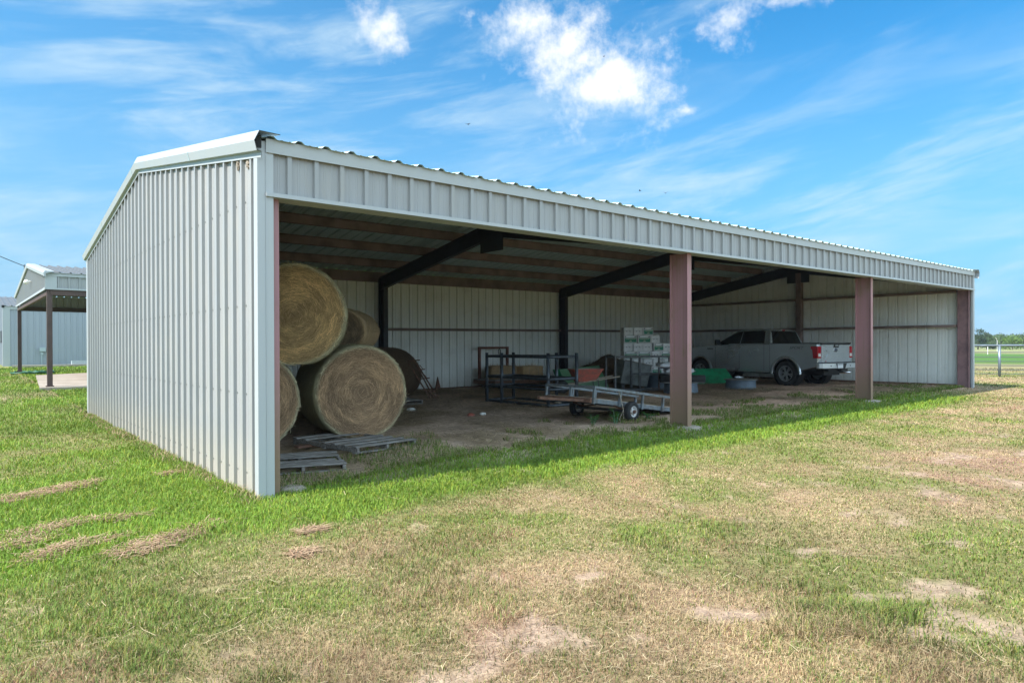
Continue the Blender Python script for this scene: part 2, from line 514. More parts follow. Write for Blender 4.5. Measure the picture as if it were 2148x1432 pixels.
# ------------------------------------------------------------------ ground sheet
def axis(lo, hi, step, far, grow=1.22):
    a = list(np.arange(lo, hi + step * 0.5, step))
    s = step; x = a[-1]
    while x < far:
        s *= grow; x += s; a.append(x)
    s = step; x = lo; pre = []
    while x > -far:
        s *= grow; x -= s; pre.append(x)
    return np.array(pre[::-1] + a)
xs = axis(-8.0, 26.0, 0.14, 2400)
ys = axis(-9.5, 13.0, 0.14, 2400)
GX, GY = np.meshgrid(xs, ys)
gx, gy = GX.ravel(), GY.ravel()
gz = G(gx, gy)
gf = green_frac(gx, gy)
bf = bare_frac(gx, gy)
nz1 = fbm(gx, gy, 0.5, 21, 4)[:, None]
frontz = (ss(-2.2, -4.0, gy) * ss(0.35, 0.6, fbm(gx, gy, 0.9, 205, 4)))[:, None]
thatch = C_BROWN * (0.75 + 0.6 * nz1) * 0.9 + 0.16 * C_STRAW
thatch = thatch * (1 - 0.7 * frontz) + np.array((0.27, 0.165, 0.115)) * 0.7 * frontz
gcol = thatch * (1 - gf[:, None]) + (0.5 * C_DULL + 0.35 * C_LUSH) * gf[:, None]
gcol = gcol * (1 - bf[:, None]) + C_SOIL * (0.8 + 0.4 * nz1) * bf[:, None]
# away from the modelled blades the ground carries the average colour of the sward
rr = np.hypot(gx - CAM.x, gy - CAM.y)
farw = ss(22, 42, rr)[:, None]
avg = (C_STRAW * 0.75 * (1 - gf[:, None]) + (C_LUSH * 0.5 + C_DULL * 0.4) * gf[:, None]) * (0.75 + 0.3 * nz1)
gcol = gcol * (1 - farw) + avg * farw
# pasture beyond the pipe fence, in strips of hay stubble and green
xw = gx + 12.0 * (fbm(gx, gy, 40.0, 50, 3) - 0.5) - 0.25 * gy
def strip(a, b, w=3.0):
    return (ss(a - w, a + w, xw) * ss(b + w, b - w, xw))[:, None]
past = np.array((0.16, 0.185, 0.065)) * np.ones((len(gx), 1))
past = past * (1 - strip(34, 50)) + np.array((0.24, 0.21, 0.105)) * strip(34, 50)
past = past * (1 - strip(50, 108)) + np.array((0.075, 0.155, 0.032)) * strip(50, 108)
past = past * (1 - strip(112, 150)) + np.array((0.26, 0.24, 0.13)) * strip(112, 150)
past = past * (1 - strip(150, 420, 8)) + np.array((0.24, 0.25, 0.11)) * strip(150, 420, 8)
past = past * (0.8 + 0.4 * fbm(gx, gy, 9.0, 51, 4)[:, None])
pw = ss(33, 37, gx - 0.2 * gy)[:, None]
gcol = gcol * (1 - pw) + past * pw
# the barn's dirt floor: brown, redder towards the far end, littered with old hay
ins = inside_barn(gx, gy)
fr = ss(6, 14, gx)[:, None]
floor_c = (C_DIRT * (1 - fr) + C_RED * fr) * (0.62 + 0.75 * fbm(gx, gy, 0.9, 33, 4)[:, None])
hayn = ss(0.48, 0.66, fbm(gx, gy, 1.3, 41, 4))[:, None] * 0.55
floor_c = floor_c * (1 - hayn) + np.array((0.33, 0.245, 0.155)) * hayn
edge = (ss(-0.55, 0.5, gy + 0.9 * (fbm(gx, gy, 0.8, 44, 3) - 0.5)) * ss(0, 0.3, gx) * ss(22.8, 22.4, gx) * ss(11.6, 11.2, gy))[:, None]
gcol = gcol * (1 - edge) + floor_c * edge
m_g = bpy.data.materials.new('ground'); m_g.use_nodes = True
Hn = NT(m_g.node_tree); bs = m_g.node_tree.nodes['Principled BSDF']
bs.inputs['Roughness'].default_value = 0.95; bs.inputs['Specular IOR Level'].default_value = 0.15
at = mknode(m_g.node_tree, 'ShaderNodeAttribute', attribute_name='col')
tcg = mknode(m_g.node_tree, 'ShaderNodeTexCoord')
g1n = Hn.noise(tcg.outputs['Object'], 9.0, 8.0, 0.7)
g2n = Hn.noise(tcg.outputs['Object'], 55.0, 4.0, 0.7)
k = Hn.math('ADD', Hn.ramp(g1n, 0.25, 0.75, 0.6, 1.3), Hn.ramp(g2n, 0.3, 0.7, -0.22, 0.22))
kc = Hn.comb(k, k, k)
m_g.node_tree.links.new(Hn.vmath('MULTIPLY', at.outputs['Color'], kc), bs.inputs['Base Color'])
bu = mknode(m_g.node_tree, 'ShaderNodeBump'); bu.inputs['Strength'].default_value = 0.7; bu.inputs['Distance'].default_value = 0.03
m_g.node_tree.links.new(Hn.math('ADD', g1n, Hn.math('MULTIPLY', g2n, 0.5)), bu.inputs['Height'])
m_g.node_tree.links.new(bu.outputs[0], bs.inputs['Normal'])

def raw_mesh(name, verts, loops, starts, totals, cols, material, attr='col', smooth=False):
    me = bpy.data.meshes.new(name)
    nv = len(verts)
    me.vertices.add(nv); me.vertices.foreach_set('co', np.asarray(verts, np.float32).ravel())
    me.loops.add(len(loops)); me.loops.foreach_set('vertex_index', np.asarray(loops, np.int32))
    me.polygons.add(len(starts))
    me.polygons.foreach_set('loop_start', np.asarray(starts, np.int32))
    me.polygons.foreach_set('loop_total', np.asarray(totals, np.int32))
    if smooth:
        me.polygons.foreach_set('use_smooth', np.ones(len(starts), bool))
    me.update(calc_edges=True)
    if cols is not None:
        a = me.color_attributes.new(attr, 'FLOAT_COLOR', 'POINT')
        c4 = np.ones((nv, 4), np.float32); c4[:, :3] = cols
        a.data.foreach_set('color', c4.ravel())
    me.materials.append(material)
    o = bpy.data.objects.new(name, me)
    COL.objects.link(o)
    return o
ny, nx = GX.shape
idx = np.arange(ny * nx).reshape(ny, nx)
q = np.stack([idx[:-1, :-1], idx[:-1, 1:], idx[1:, 1:], idx[1:, :-1]], -1).reshape(-1, 4)
ground = raw_mesh('ground', np.stack([gx, gy, gz], -1), q.ravel(), np.arange(len(q)) * 4, np.full(len(q), 4), gcol, m_g, smooth=True)
tag(ground, 'mown dry lawn running past the barn out to pasture', 'ground', kind='structure')

# ------------------------------------------------------------------ ribbed sheet metal
def rib_stations(length, pitch=0.305, h=0.032, phase=0.15, minor=True, bw=0.031, tw=0.024):
    out = [(0.0, 0.0)]
    k = -1
    while True:
        c = phase + k * pitch
        if c - pitch > length: break
        pat = [(-bw, 0.0), (-tw, h), (tw, h), (bw, 0.0)]
        if minor:
            for mcen in (pitch * 0.36, pitch * 0.64):
                pat += [(mcen - 0.016, 0.0), (mcen - 0.008, 0.005), (mcen + 0.008, 0.005), (mcen + 0.016, 0.0)]
        for (s, hh) in pat:
            if 0.0 < c + s < length:
                out.append((c + s, hh))
        k += 1
    out.append((length, 0.0))
    return out
def ribbed(mb, origin, u, n, length, lo, hi, phase=0.15, h=0.036, pitch=0.305, m=0, minor=True, wob=0.0):
    """vertical ribbed sheet: origin at its foot, u along it, n outwards; lo(s)/hi(s) give foot and head heights"""
    o, u, n = Vector(origin), Vector(u), Vector(n)
    st = rib_stations(length, pitch, h, phase, minor)
    vs, fs = [], []
    rnd = random.Random(int(length * 97 + phase * 31))
    for (s, hh) in st:
        p = o + u * s + n * hh
        a, b = lo(s), hi(s)
        vs.append((p.x, p.y, a)); vs.append((p.x, p.y, b))
    for i in range(len(st) - 1):
        fs.append((2 * i, 2 * i + 2, 2 * i + 3, 2 * i + 1))
    return mb.add(vs, fs, m)

def screws(mb, origin, u, n, length, rows, phase, m, r=0.0105, hi=None):
    o, u, n = Vector(origin), Vector(u), Vector(n)
    t = Vector((0, 0, 1))
    k = 0
    while phase + k * 0.305 < length:
        c = phase + k * 0.305
        for z in rows:
            for d in ((-0.06, 0.055) if k % 3 == 0 else (0.055,)):
                s = c + d
                if not 0 < s < length or (hi and z > hi(s) - 0.15): continue
                p = o + u * s + n * 0.003; p.z = z
                ring = [p + (u * math.cos(a) + t * math.sin(a)) * r for a in (0, PI / 3, 2 * PI / 3, PI, 4 * PI / 3, 5 * PI / 3)]
                top = [q_ + n * 0.005 for q_ in ring]
                mb.add(ring + top, [tuple(range(6, 12))] + [(i, (i + 1) % 6, 6 + (i + 1) % 6, 6 + i) for i in range(6)], m)
        k += 1

SLOPE = 0.1667
EAVE = 3.79
RIDGE_Y = BD / 2
def roof_z(y):
    return EAVE + SLOPE * (min(y, BD - y) + 0.03)

# ------------------------------------------------------------------ the open-front barn
barn = thing('pole_barn', 'long open-fronted metal barn with off-white ribbed walls and reddish posts', 'barn')
SH = dict(sheared=True, parent=barn)
foot = lambda s: 0.012 + 0.010 * math.sin(s * 3.1)
# left end wall with gable head
mb = MB()
ribbed(mb, (0, BD, 0), (0, -1, 0), (-1, 0, 0), BD, lambda s: 0.02 + 0.02 * math.sin(s * 2.3) * math.sin(s * 0.9) - 0.01, lambda s: roof_z(BD - s) - 0.03, phase=0.16)
screws(mb, (0, BD, 0), (0, -1, 0), (-1, 0, 0), BD, (0.22, 1.085, 2.057, 3.19), 0.16, 1, hi=lambda s: roof_z(BD - s))
o = mb.build('end_wall', ['panel', 'screw'], **SH); o['label'] = 'sunlit ribbed gable wall'
# right end wall, seen from inside
mb = MB()
ribbed(mb, (BL, 0, 0), (0, 1, 0), (1, 0, 0), BD, lambda s: 0.10, lambda s: roof_z(s) - 0.03, phase=0.10, h=0.048)
o = mb.build('end_wall', 'panel_inside', **SH); o['label'] = 'far gable wall seen from inside'
# back wall
mb = MB()
ribbed(mb, (0, BD, 0), (1, 0, 0), (0, 1, 0), BL, lambda s: 0.10, lambda s: EAVE - 0.13, phase=0.12, h=0.048)
mb.build('back_wall', 'panel_inside', **SH)
# header over the open front
HB = 3.183
mb = MB()
ribbed(mb, (0.10, 0, 0), (1, 0, 0), (0, -1, 0), BL - 0.14, lambda s: HB + 0.02, lambda s: EAVE - 0.07, phase=0.21)
mb.build('header', 'panel', **SH)
# trims
mb = MB()
mb.prism([(-0.066, EAVE - 0.004), (-0.058, EAVE - 0.147), (-0.048, EAVE - 0.147), (-0.048, EAVE - 0.004)],
         lambda a, b: (0.045, a, b), lambda a, b: (BL + 0.03, a, b))
mb.build('eave_trim', 'trim', fix=True, **SH)
mb = MB()
mb.prism([(-0.0022, HB + 0.050), (-0.066, HB + 0.042), (-0.066, HB), (0.21, HB), (0.21, HB + 0.006), (-0.0022, HB + 0.006)],
         lambda a, b: (0.045, a, b), lambda a, b: (BL + 0.02, a, b))
mb.build('header_trim', 'trim', fix=True, **SH)
# header girt behind
mb = MB()
mb.bb(0.12, BL - 0.1, 0.004, 0.20, HB + 0.010, HB + 0.075)
mb.bb(0.12, BL - 0.1, 0.10, 0.20, EAVE - 0.2, EAVE - 0.03)
mb.build('header_girt', 'purlin', **SH)
# corner trims
def corner(x0, y0, sx, sy, wx, wy, top):
    mb = MB()
    e = 0.040
    xo, yo = x0 - sx * e, y0 - sy * e
    # front leg, side leg, each a folded strip with a returned hem
    a0, a1 = xo, x0 + sx * wx
    b0, b1 = yo, y0 + sy * wy
    mb.bb(a0, a1, yo, yo + sy * 0.004, -0.03, top)
    mb.bb(a1 - sx * 0.004, a1, yo + sy * 0.0045, yo + sy * 0.05, -0.02, top)
    mb.bb(a0 + sx * 0.085, a0 + sx * 0.095, yo - sy * 0.006, yo - sy * 0.0005, -0.025, top - 0.002)
    mb.bb(xo, xo + sx * 0.004, b0 + sy * 0.0045, b1, -0.03, top)
    return mb.build('corner_trim', 'trim', fix=True, **SH)
corner(0, 0, 1, 1, 0.13, 0.07, EAVE - 0.03)
corner(0, BD, 1, -1, 0.13, 0.11, EAVE - 0.12)
corner(BL, 0, -1, 1, 0.11, 0.10, EAVE - 0.01)
corner(BL, BD, -1, -1, 0.13, 0.10, EAVE - 0.12)
# roof sheets
mb = MB()
st = rib_stations(BL + 0.06, 0.305, 0.029, 0.12, True, 0.058, 0.022)
for (ya, yb) in ((-0.105, RIDGE_Y), (BD + 0.105, RIDGE_Y)):
    vs, fs = [], []
    N = 2
    for (s, hh) in st:
        for (yy, zz) in ((ya, EAVE + SLOPE * (0.03 - 0.105)), (yb, roof_z(RIDGE_Y))):
            vs.append((s - 0.03, yy, zz + hh))
    for i in range(len(st) - 1):
        fs.append((2 * i, 2 * i + 2, 2 * i + 3, 2 * i + 1))
    mb.add(vs, fs)
mb.build('roof', 'galvalume', **SH)
mb = MB()
zr = roof_z(RIDGE_Y)
mb.prism([(RIDGE_Y - 0.20, zr + 0.010), (RIDGE_Y, zr + 0.050), (RIDGE_Y + 0.20, zr + 0.010), (RIDGE_Y + 0.20, zr + 0.005), (RIDGE_Y, zr + 0.044), (RIDGE_Y - 0.20, zr + 0.005)],
         lambda a, b: (-0.02, a, b), lambda a, b: (BL + 0.02, a, b))
mb.build('ridge_cap', 'roof_bright', fix=True, **SH)
# rake trims: a folded box section following both slopes
def rake(x0, sx):
    prof = [(0.16, 0.055), (-0.060, 0.060), (-0.112, -0.050), (-0.085, -0.150), (-0.012, -0.158), (-0.046, -0.166), (-0.044, -0.222), (-0.038, -0.222),
            (-0.038, -0.170), (-0.006, -0.152), (-0.080, -0.144), (-0.106, -0.050), (-0.056, 0.053), (0.16, 0.048)]
    prof = [(0.16, 0.055), (-0.060, 0.060), (-0.112, -0.050), (-0.085, -0.150), (-0.042, -0.158), (-0.042, -0.215), (-0.036, -0.215), (-0.036, -0.152), (-0.080, -0.144), (-0.106, -0.050), (-0.056, 0.053), (0.16, 0.048)]
    mb = MB()
    n = len(prof)
    ring = []
    for (yy, zc) in ((-0.16, EAVE + SLOPE * (0.03 - 0.16)), (RIDGE_Y, roof_z(RIDGE_Y)), (BD + 0.12, EAVE + SLOPE * (0.03 - 0.12))):
        ring.append([(x0 + sx * a, yy, zc + b) for (a, b) in prof])
    for k_ in range(2):
        vs = ring[k_] + ring[k_ + 1]
        fs = [(i, (i + 1) % n, n + (i + 1) % n, n + i) for i in range(n)]
        mb.add(vs, fs)
    o = mb.build('rake_trim', 'trim', fix=True, **SH)
    # lap joints between trim lengths
    for yy in (2.35, RIDGE_Y + 0.28, 8.9):
        jb = MB(); zc = roof_z(yy)
        vs = []
        for dy in (-0.012, 0.012):
            zz = roof_z(yy + dy)
            for (a, b) in ((-0.058, 0.065), (-0.117, -0.050), (-0.088, -0.156)):
                vs.append((x0 + sx * a, yy + dy, zz + b))
        jb.add(vs, [(0, 1, 4, 3), (1, 2, 5, 4)])
        jb.build('lap_joint', 'galvalume', sheared=True, parent=o)
rake(0.0, 1)
rake(BL, -1)
# black block painted in for the shaded hollow of the rake trim's open end
mb = MB()
mb.bb(-0.070, -0.012, -0.09, -0.075, EAVE - 0.12, EAVE + 0.010)
mb.build('dark_end', 'flat_black', **SH)

# mud nests under the rake trim near the front corner
for (yn, zn) in ((0.30, 3.60), (0.62, 3.66)):
    r_ = np.random.default_rng(int(yn * 100))
    bm = bmesh.new(); bmesh.ops.create_icosphere(bm, subdivisions=3, radius=1.0)
    for v in bm.verts:
        k_ = 0.55 + 0.8 * r_.random(); v.co = Vector((v.co.x * 0.020 * k_ - 0.012, yn + v.co.y * 0.055 * k_, zn + v.co.z * 0.075 * k_))
    me = bpy.data.meshes.new('mud_nest'); bm.to_mesh(me); bm.free(); me.materials.append(MATS['stone'])
    o = bpy.data.objects.new('mud_nest', me); COL.objects.link(o); o.parent = barn
# steel frames: front posts, back columns, rafters, ridge plates
def ibeam_post(xc, y0, y1, z0, z1, bw=0.12, m='primer_front', name='post', flip=1):
    mb = MB()
    mb.bb(xc - bw / 2, xc + bw / 2, y0, y0 + 0.012, z0, z1)
    mb.bb(xc - bw / 2, xc + bw / 2, y1 - 0.012, y1, z0, z1)
    mb.bb(xc - 0.005, xc + 0.005, y0 + 0.0125, y1 - 0.0125, z0, z1)
    return mb.build(name, m, **SH)
for (xc, yb, zf) in ((7.588, 0.42, 0.085), (15.19, 0.42, 0.10)):
    p = ibeam_post(xc, 0.04, yb, zf - 0.06, HB + 0.009)
    fb = MB()
    fb.lathe([(0.0, 0.05), (0.22, 0.048), (0.27, 0.03), (0.29, -0.08)], 14, Matrix.Translation((xc + 0.04, 0.20, 0.03 + zf * 0.45)) @ Matrix.Scale(1.25, 4, (0, 1, 0)))
    fb.build('footing', 'concrete', parent=p, sheared=True, smooth=True)
ibeam_post(0.165, 0.045, 0.36, -0.02, HB + 0.009, 0.11)
ibeam_post(BL - 0.16, 0.045, 0.36, 0.02, HB + 0.009, 0.12, m='primer')
fb = MB()
fb.lathe([(0.0, 0.05), (0.11, 0.045), (0.17, 0.02), (0.19, -0.05)], 12, Matrix.Translation((0.41, 0.20, 0.0)))
fb.build('footing', 'concrete', sheared=True, parent=barn, smooth=True)
def rafter(xc, m='dark_steel'):
    mb = MB()
    prof = []
    for (ya, yb) in ((0.10, RIDGE_Y), (BD - 0.12, RIDGE_Y)):
        za, zb = roof_z(ya) - 0.195, roof_z(yb) - 0.195
        dep = 0.36
        # web
        v = [(xc, ya, za), (xc, yb, zb), (xc, yb, zb - dep), (xc, ya, za - dep)]
        mb.add([(x - 0.005, y, z) for x, y, z in v] + [(x + 0.005, y, z) for x, y, z in v],
               [(0, 1, 2, 3), (7, 6, 5, 4), (0, 4, 5, 1), (2, 6, 7, 3), (1, 5, 6, 2), (0, 3, 7, 4)])
        for off, th in ((0.0, 0.012), (-dep, 0.012)):
            a = [(-0.065, 0), (0.065, 0), (0.065, -th), (-0.065, -th)]
            vs = [(xc + p, ya, za + off + q_) for p, q_ in a] + [(xc + p, yb, zb + off + q_) for p, q_ in a]
            mb.add(vs, [(3, 2, 1, 0), (4, 5, 6, 7)] + [(i, (i + 1) % 4, 4 + (i + 1) % 4, 4 + i) for i in range(4)])
    return mb.build('rafter', m, fix=True, **SH)
for xc in (0.16, 7.60, 15.2, BL - 0.16):
    r_ = rafter(xc)
    if xc > 1:
        pb = MB()
        pb.bb(xc - 0.055, xc - 0.040, 5.24, 6.12, 3.82, 4.22)
        pb.build('ridge_plate', 'dark_steel', parent=r_, sheared=True)
for xc in (0.16, 7.60, 15.2, BL - 0.16):
    mb = MB()
    y1 = BD - 0.10; y0 = y1 - 0.32
    z1 = roof_z(y0) - 0.22
    mb.bb(xc - 0.075, xc + 0.075, y0, y0 + 0.012, 0.0, z1 - 0.2)
    mb.bb(xc - 0.075, xc + 0.075, y1 - 0.012, y1, 0.0, z1 - 0.05)
    mb.bb(xc - 0.006, xc + 0.006, y0 + 0.0125, y1 - 0.0125, 0.0, z1 - 0.1)
    mb.build('column', 'dark_steel', **SH)
mb = MB()
mb.bb(BL - 0.24, BL - 0.04, RIDGE_Y - 0.10, RIDGE_Y + 0.10, 0.05, roof_z(RIDGE_Y) - 0.55)
o = mb.build('column', 'purlin', **SH); o['label'] = 'reddish column in the middle of the far gable'
# purlins: Z sections under the roof sheets
for yy in (1.27, 2.67, 4.07, 5.42, 5.90, 7.26, 8.66, 10.06):
    z = roof_z(yy)
    sgn = -1 if yy < RIDGE_Y else 1
    mb = MB()
    e = SLOPE * sgn
    prof = [(-0.06, 0.0), (0.008, 0.0), (0.008, -0.18), (0.065, -0.18), (0.065, -0.16), (0.065, -0.188), (0.0, -0.188), (0.0, -0.008), (-0.06, -0.008)]
    prof = [(-0.06, -0.002), (0.006, -0.002), (0.006, -0.182), (0.065, -0.182), (0.065, -0.190), (0.0, -0.190), (0.0, -0.010), (-0.06, -0.010)]
    mb.prism([(yy + sgn * a, z + b - SLOPE * a) for a, b in prof], lambda a, b: (0.05, a, b), lambda a, b: (BL - 0.05, a, b))
    mb.build('purlin', 'purlin', fix=True, **SH)
# eave strut along the back wall
mb = MB()
mb.bb(0.05, BL - 0.05, BD - 0.10, BD - 0.005, EAVE - 0.30, EAVE + 0.003)
mb.build('eave_strut', 'purlin', **SH)
# wall girts
def girt(x0, x1, y0, y1, z):
    mb = MB(); mb.bb(x0, x1, y0, y1, z - 0.04, z + 0.04)
    mb.bb(x0, x1, y0 if abs(x1 - x0) > 1 else y0, y0 + 0.012 if abs(x1 - x0) > 1 else y1, z - 0.075, z - 0.0405) if False else None
    return mb.build('girt', 'purlin', **SH)
for (a, b) in ((0.3, 7.52), (7.68, 15.12), (15.28, BL - 0.3)):
    girt(a, b, BD - 0.20, BD - 0.006, 2.057)
for (a, b) in ((0.40, RIDGE_Y - 0.11), (RIDGE_Y + 0.11, BD - 0.22)):
    girt(BL - 0.20, BL - 0.006, a, b, 2.057)
    girt(BL - 0.20, BL - 0.006, a, b, 3.17)
    girt(0.006, 0.20, a, b, 2.057)
    girt(0.006, 0.20, a, b, 3.17)
    girt(0.006, 0.20, a, b, 1.085)
# base angle
mb = MB(); mb.bb(0.1, 14.5, BD - 0.09, BD - 0.004, 0.02, 0.16); mb.build('base_rail', 'rust', **SH)
mb = MB(); mb.bb(BL - 0.09, BL - 0.004, 0.4, BD - 0.1, 0.04, 0.165); mb.build('base_rail', 'rust', **SH)

# ------------------------------------------------------------------ the carport left of the barn
def gable_building(root, x0, x1, y0, y1, zb, eave, slope, over=0.12):
    pass
cx0, cx1, cy0, cy1 = -0.02, 13.0, 19.9, 32.5
cz = 0.25
carport = thing('carport', 'gabled metal carport on slim brown posts over a concrete slab', 'carport', (0, 0, 0))
eh, cs = 3.55, 0.133
def croof(y): return eh + 0.54 + cs * (min(y - cy0, cy1 - y))
mid = (cy0 + cy1) / 2
# posts
for (px_, py_) in ((0.06, cy0 + 0.1), (0.06, cy1 - 0.1), (7.0, cy0 + 0.1), (12.9, cy0 + 0.1), (12.9, cy1 - 0.1), (7.0, cy1 - 0.1)):
    mb = MB(); mb.bb(px_ - 0.075, px_ + 0.075, py_ - 0.075, py_ + 0.075, g1(px_, py_) - 0.05, eh + 0.02)
    mb.bb(px_ - 0.11, px_ + 0.11, py_ - 0.11, py_ + 0.11, g1(px_, py_) - 0.05, g1(px_, py_) + 0.13)
    mb.build('post', 'brown_post', carport)
# gable panel facing the lawn, header panels along the sides
mb = MB(); ribbed(mb, (cx0, cy1, 0), (0, -1, 0), (-1, 0, 0), cy1 - cy0, lambda s: eh, lambda s: croof(cy1 - s) - 0.02, phase=0.1)
mb.build('gable_panel', 'panel', carport)
for (yy, nn_) in ((cy0, -1), (cy1, 1)):
    mb = MB(); ribbed(mb, (cx0 + 0.12, yy, 0), (1, 0, 0), (0, nn_, 0), cx1 - cx0 - 0.12, lambda s: eh, lambda s: eh + 0.52, phase=0.2)
    o = mb.build('header', 'panel', carport)
mb = MB()
mb.bb(cx0 - 0.05, cx1, cy0 - 0.065, cy0 - 0.045, eh + 0.42, eh + 0.550)
mb.bb(cx0 - 0.05, cx1, cy0 - 0.06, cy0 - 0.045, eh - 0.02, eh + 0.035)
mb.bb(cx0 - 0.05, cx0 + 0.28, cy0 - 0.056, cy0 - 0.040, eh + 0.036, eh + 0.419)
mb.bb(cx0 - 0.06, cx0 - 0.045, cy0 - 0.03, cy1, eh - 0.03, eh + 0.05)
mb.build('trim', 'trim', carport)
mb = MB()
mb.bb(cx0, cx0 + 0.1, cy0 + 0.18, cy1 - 0.18, eh - 0.20, eh - 0.031)
mb.bb(cx0 + 0.1, cx1, cy0, cy0 + 0.1, eh - 0.20, eh - 0.021)
mb.bb(cx0 + 0.1, cx1, cy1 - 0.1, cy1, eh - 0.20, eh - 0.001)
mb.build('beam', 'brown_post', carport)
mb = MB()
st = rib_stations(cx1 - cx0 + 0.2, 0.305, 0.045, 0.15, False)
for (ya, yb) in ((cy0 - 0.11, mid), (cy1 + 0.11, mid)):
    vs, fs = [], []
    for (s, hh) in st:
        for (yy, zz) in ((ya, eh + 0.54 - cs * 0.11), (yb, croof(mid))):
            vs.append((cx0 - 0.1 + s, yy, zz + hh))
    for i in range(len(st) - 1):
        fs.append((2 * i, 2 * i + 2, 2 * i + 3, 2 * i + 1))
    mb.add(vs, fs)
mb.build('roof', 'roof_bright', carport)
mb = MB()
for (ya, yb) in ((cy0 - 0.2, mid), (cy1 + 0.2, mid)):
    za, zb = eh + 0.54 - cs * 0.2, croof(mid)
    prof = [(0.20, 0.06), (-0.07, 0.065), (-0.11, -0.01), (-0.09, -0.12), (-0.04, -0.12), (-0.04, -0.02), (0.20, 0.045)]
    n = len(prof)
    vs = [(cx0 + a, ya, za + b) for a, b in prof] + [(cx0 + a, yb, zb + b) for a, b in prof]
    mb.add(vs, [tuple(range(n)), tuple(range(2 * n - 1, n - 1, -1))] + [(i, (i + 1) % n, n + (i + 1) % n, n + i) for i in range(n)])
mb.build('rake_trim', 'trim', carport, fix=True)
mb = MB()
mb.tube([(cx0 - 0.03, mid - 1.15, croof(mid) - 0.75), (cx0 - 0.16, mid - 1.15, croof(mid) - 0.75)], 0.03, 8)
mb.lathe([(0.0, 0.0), (0.05, 0.01), (0.085, 0.06), (0.09, 0.12), (0.06, 0.15), (0, 0.155)], 12, Matrix.Translation((cx0 - 0.18, mid - 1.15, croof(mid) - 0.70)) @ Matrix.Rotation(R(160), 4, 'X'))
mb.build('flood_light', 'white_paint', carport, smooth=True)
# slab under the carport
mb = MB()
zs = g1(0.0, cy0)
mb.v += [(-0.25, cy0 - 0.35, zs + 0.09), (13.3, cy0 - 0.35, zs + 0.15), (13.3, cy1 + 0.3, g1(6, cy1) + 0.16), (0.35, cy1 - 4.2, g1(0, cy1 - 4) + 0.08)]
mb.v += [(x, y, z - 0.35) for (x, y, z) in mb.v]
mb.f += [(0, 1, 2, 3), (0, 4, 5, 1), (1, 5, 6, 2), (2, 6, 7, 3), (3, 7, 4, 0)]; mb.m += [0] * 5
o = mb.build('patio', 'concrete', fix=True)
tag(o, 'pale brown concrete slab under the carport', 'slab', kind='structure')
# green garden hose lying on the grass beside the slab
rnd = random.Random(4)
pts = []
hx, hy = 1.0, 33.6
hx, hy = 0.55, 30.6
for i in range(90):
    a = i * 0.42
    rr_ = 0.30 + 0.18 * math.sin(i * 0.21) + 0.15 * rnd.random()
    x, y = hx + rr_ * 1.1 * math.cos(a) + 0.3 * math.sin(i * 0.07), hy + rr_ * math.sin(a)
    pts.append((x, y, g1(x, y) + 0.05 + 0.10 * rnd.random()))
mb = MB().tube(pts, 0.035, 6)
o = mb.build('garden_hose', 'green_plastic', smooth=True)
tag(o, 'tangled green garden hose beside the far carport post', 'hose')

# ------------------------------------------------------------------ workshop beyond the carport
shop = thing('metal_workshop', 'closed grey-blue metal workshop with ribbed walls behind the carport', 'workshop')
wx0, wx1, wy0, wy1 = -0.1, 24.0, 41.0, 52.0
wz = 0.5; we = 3.95
def wroof(y): return we + 0.16 * min(y - wy0, wy1 - y)
mb = MB(); ribbed(mb, (wx0, wy0, 0), (1, 0, 0), (0, -1, 0), wx1 - wx0, lambda s: wz - 0.05, lambda s: we, phase=0.2, minor=False)
ribbed(mb, (wx0, wy1, 0), (0, -1, 0), (-1, 0, 0), wy1 - wy0, lambda s: wz - 0.05, lambda s: wroof(wy1 - s), phase=0.2, minor=False)
ribbed(mb, (wx1, wy0, 0), (0, 1, 0), (1, 0, 0), wy1 - wy0, lambda s: wz - 0.05, lambda s: wroof(wy0 + s), phase=0.2, minor=False)
mb.build('wall', 'far_panel', shop)
mb = MB()
st = rib_stations(wx1 - wx0 + 0.2, 0.305, 0.045, 0.15, False)
wm = (wy0 + wy1) / 2
for (ya, yb) in ((wy0 - 0.12, wm), (wy1 + 0.12, wm)):
    vs, fs = [], []
    for (s, hh) in st:
        vs.append((wx0 - 0.1 + s, ya, we + 0.02 + hh)); vs.append((wx0 - 0.1 + s, yb, wroof(wm) + hh))
    for i in range(len(st) - 1):
        fs.append((2 * i, 2 * i + 2, 2 * i + 3, 2 * i + 1))
    mb.add(vs, fs)
mb.build('roof', 'roof_bright', shop)
mb = MB()
mb.bb(wx0 - 0.06, wx0 + 0.28, wy0 - 0.065, wy0 - 0.045, wz - 0.05, we - 0.15)
mb.bb(wx0 - 0.06, wx1, wy0 - 0.07, wy0 - 0.05, we - 0.149, we + 0.02)
mb.bb(wx0 - 0.066, wx0 - 0.046, wy0 - 0.04, wy0 + 0.2, wz - 0.05, we - 0.15)
mb.build('trim', 'trim', shop)
mb = MB(); mb.bb(wx0 - 0.11, wx0 + 0.02, wy0 - 0.11, wy0 - 0.071, we - 0.06, we + 0.08); mb.build('dark_end', 'flat_black', shop)  # small black block at the eave corner
mb = MB(); mb.bb(1.55, 1.85, wy0 - 0.17, wy0 - 0.036, 1.38, 1.62); mb.tube([(1.66, wy0 - 0.09, 1.37), (1.66, wy0 - 0.09, 0.5)], 0.03, 6)
mb.bb(1.60, 1.74, wy0 - 0.12, wy0 - 0.036, 1.20, 1.34)
mb.build('meter_box', 'meter_box', shop)
mb = MB(); mb.bb(wx0 - 0.055, wx0 - 0.034, 42.4, 43.6, 1.9, 2.6); mb.build('window', 'dark_steel', shop)
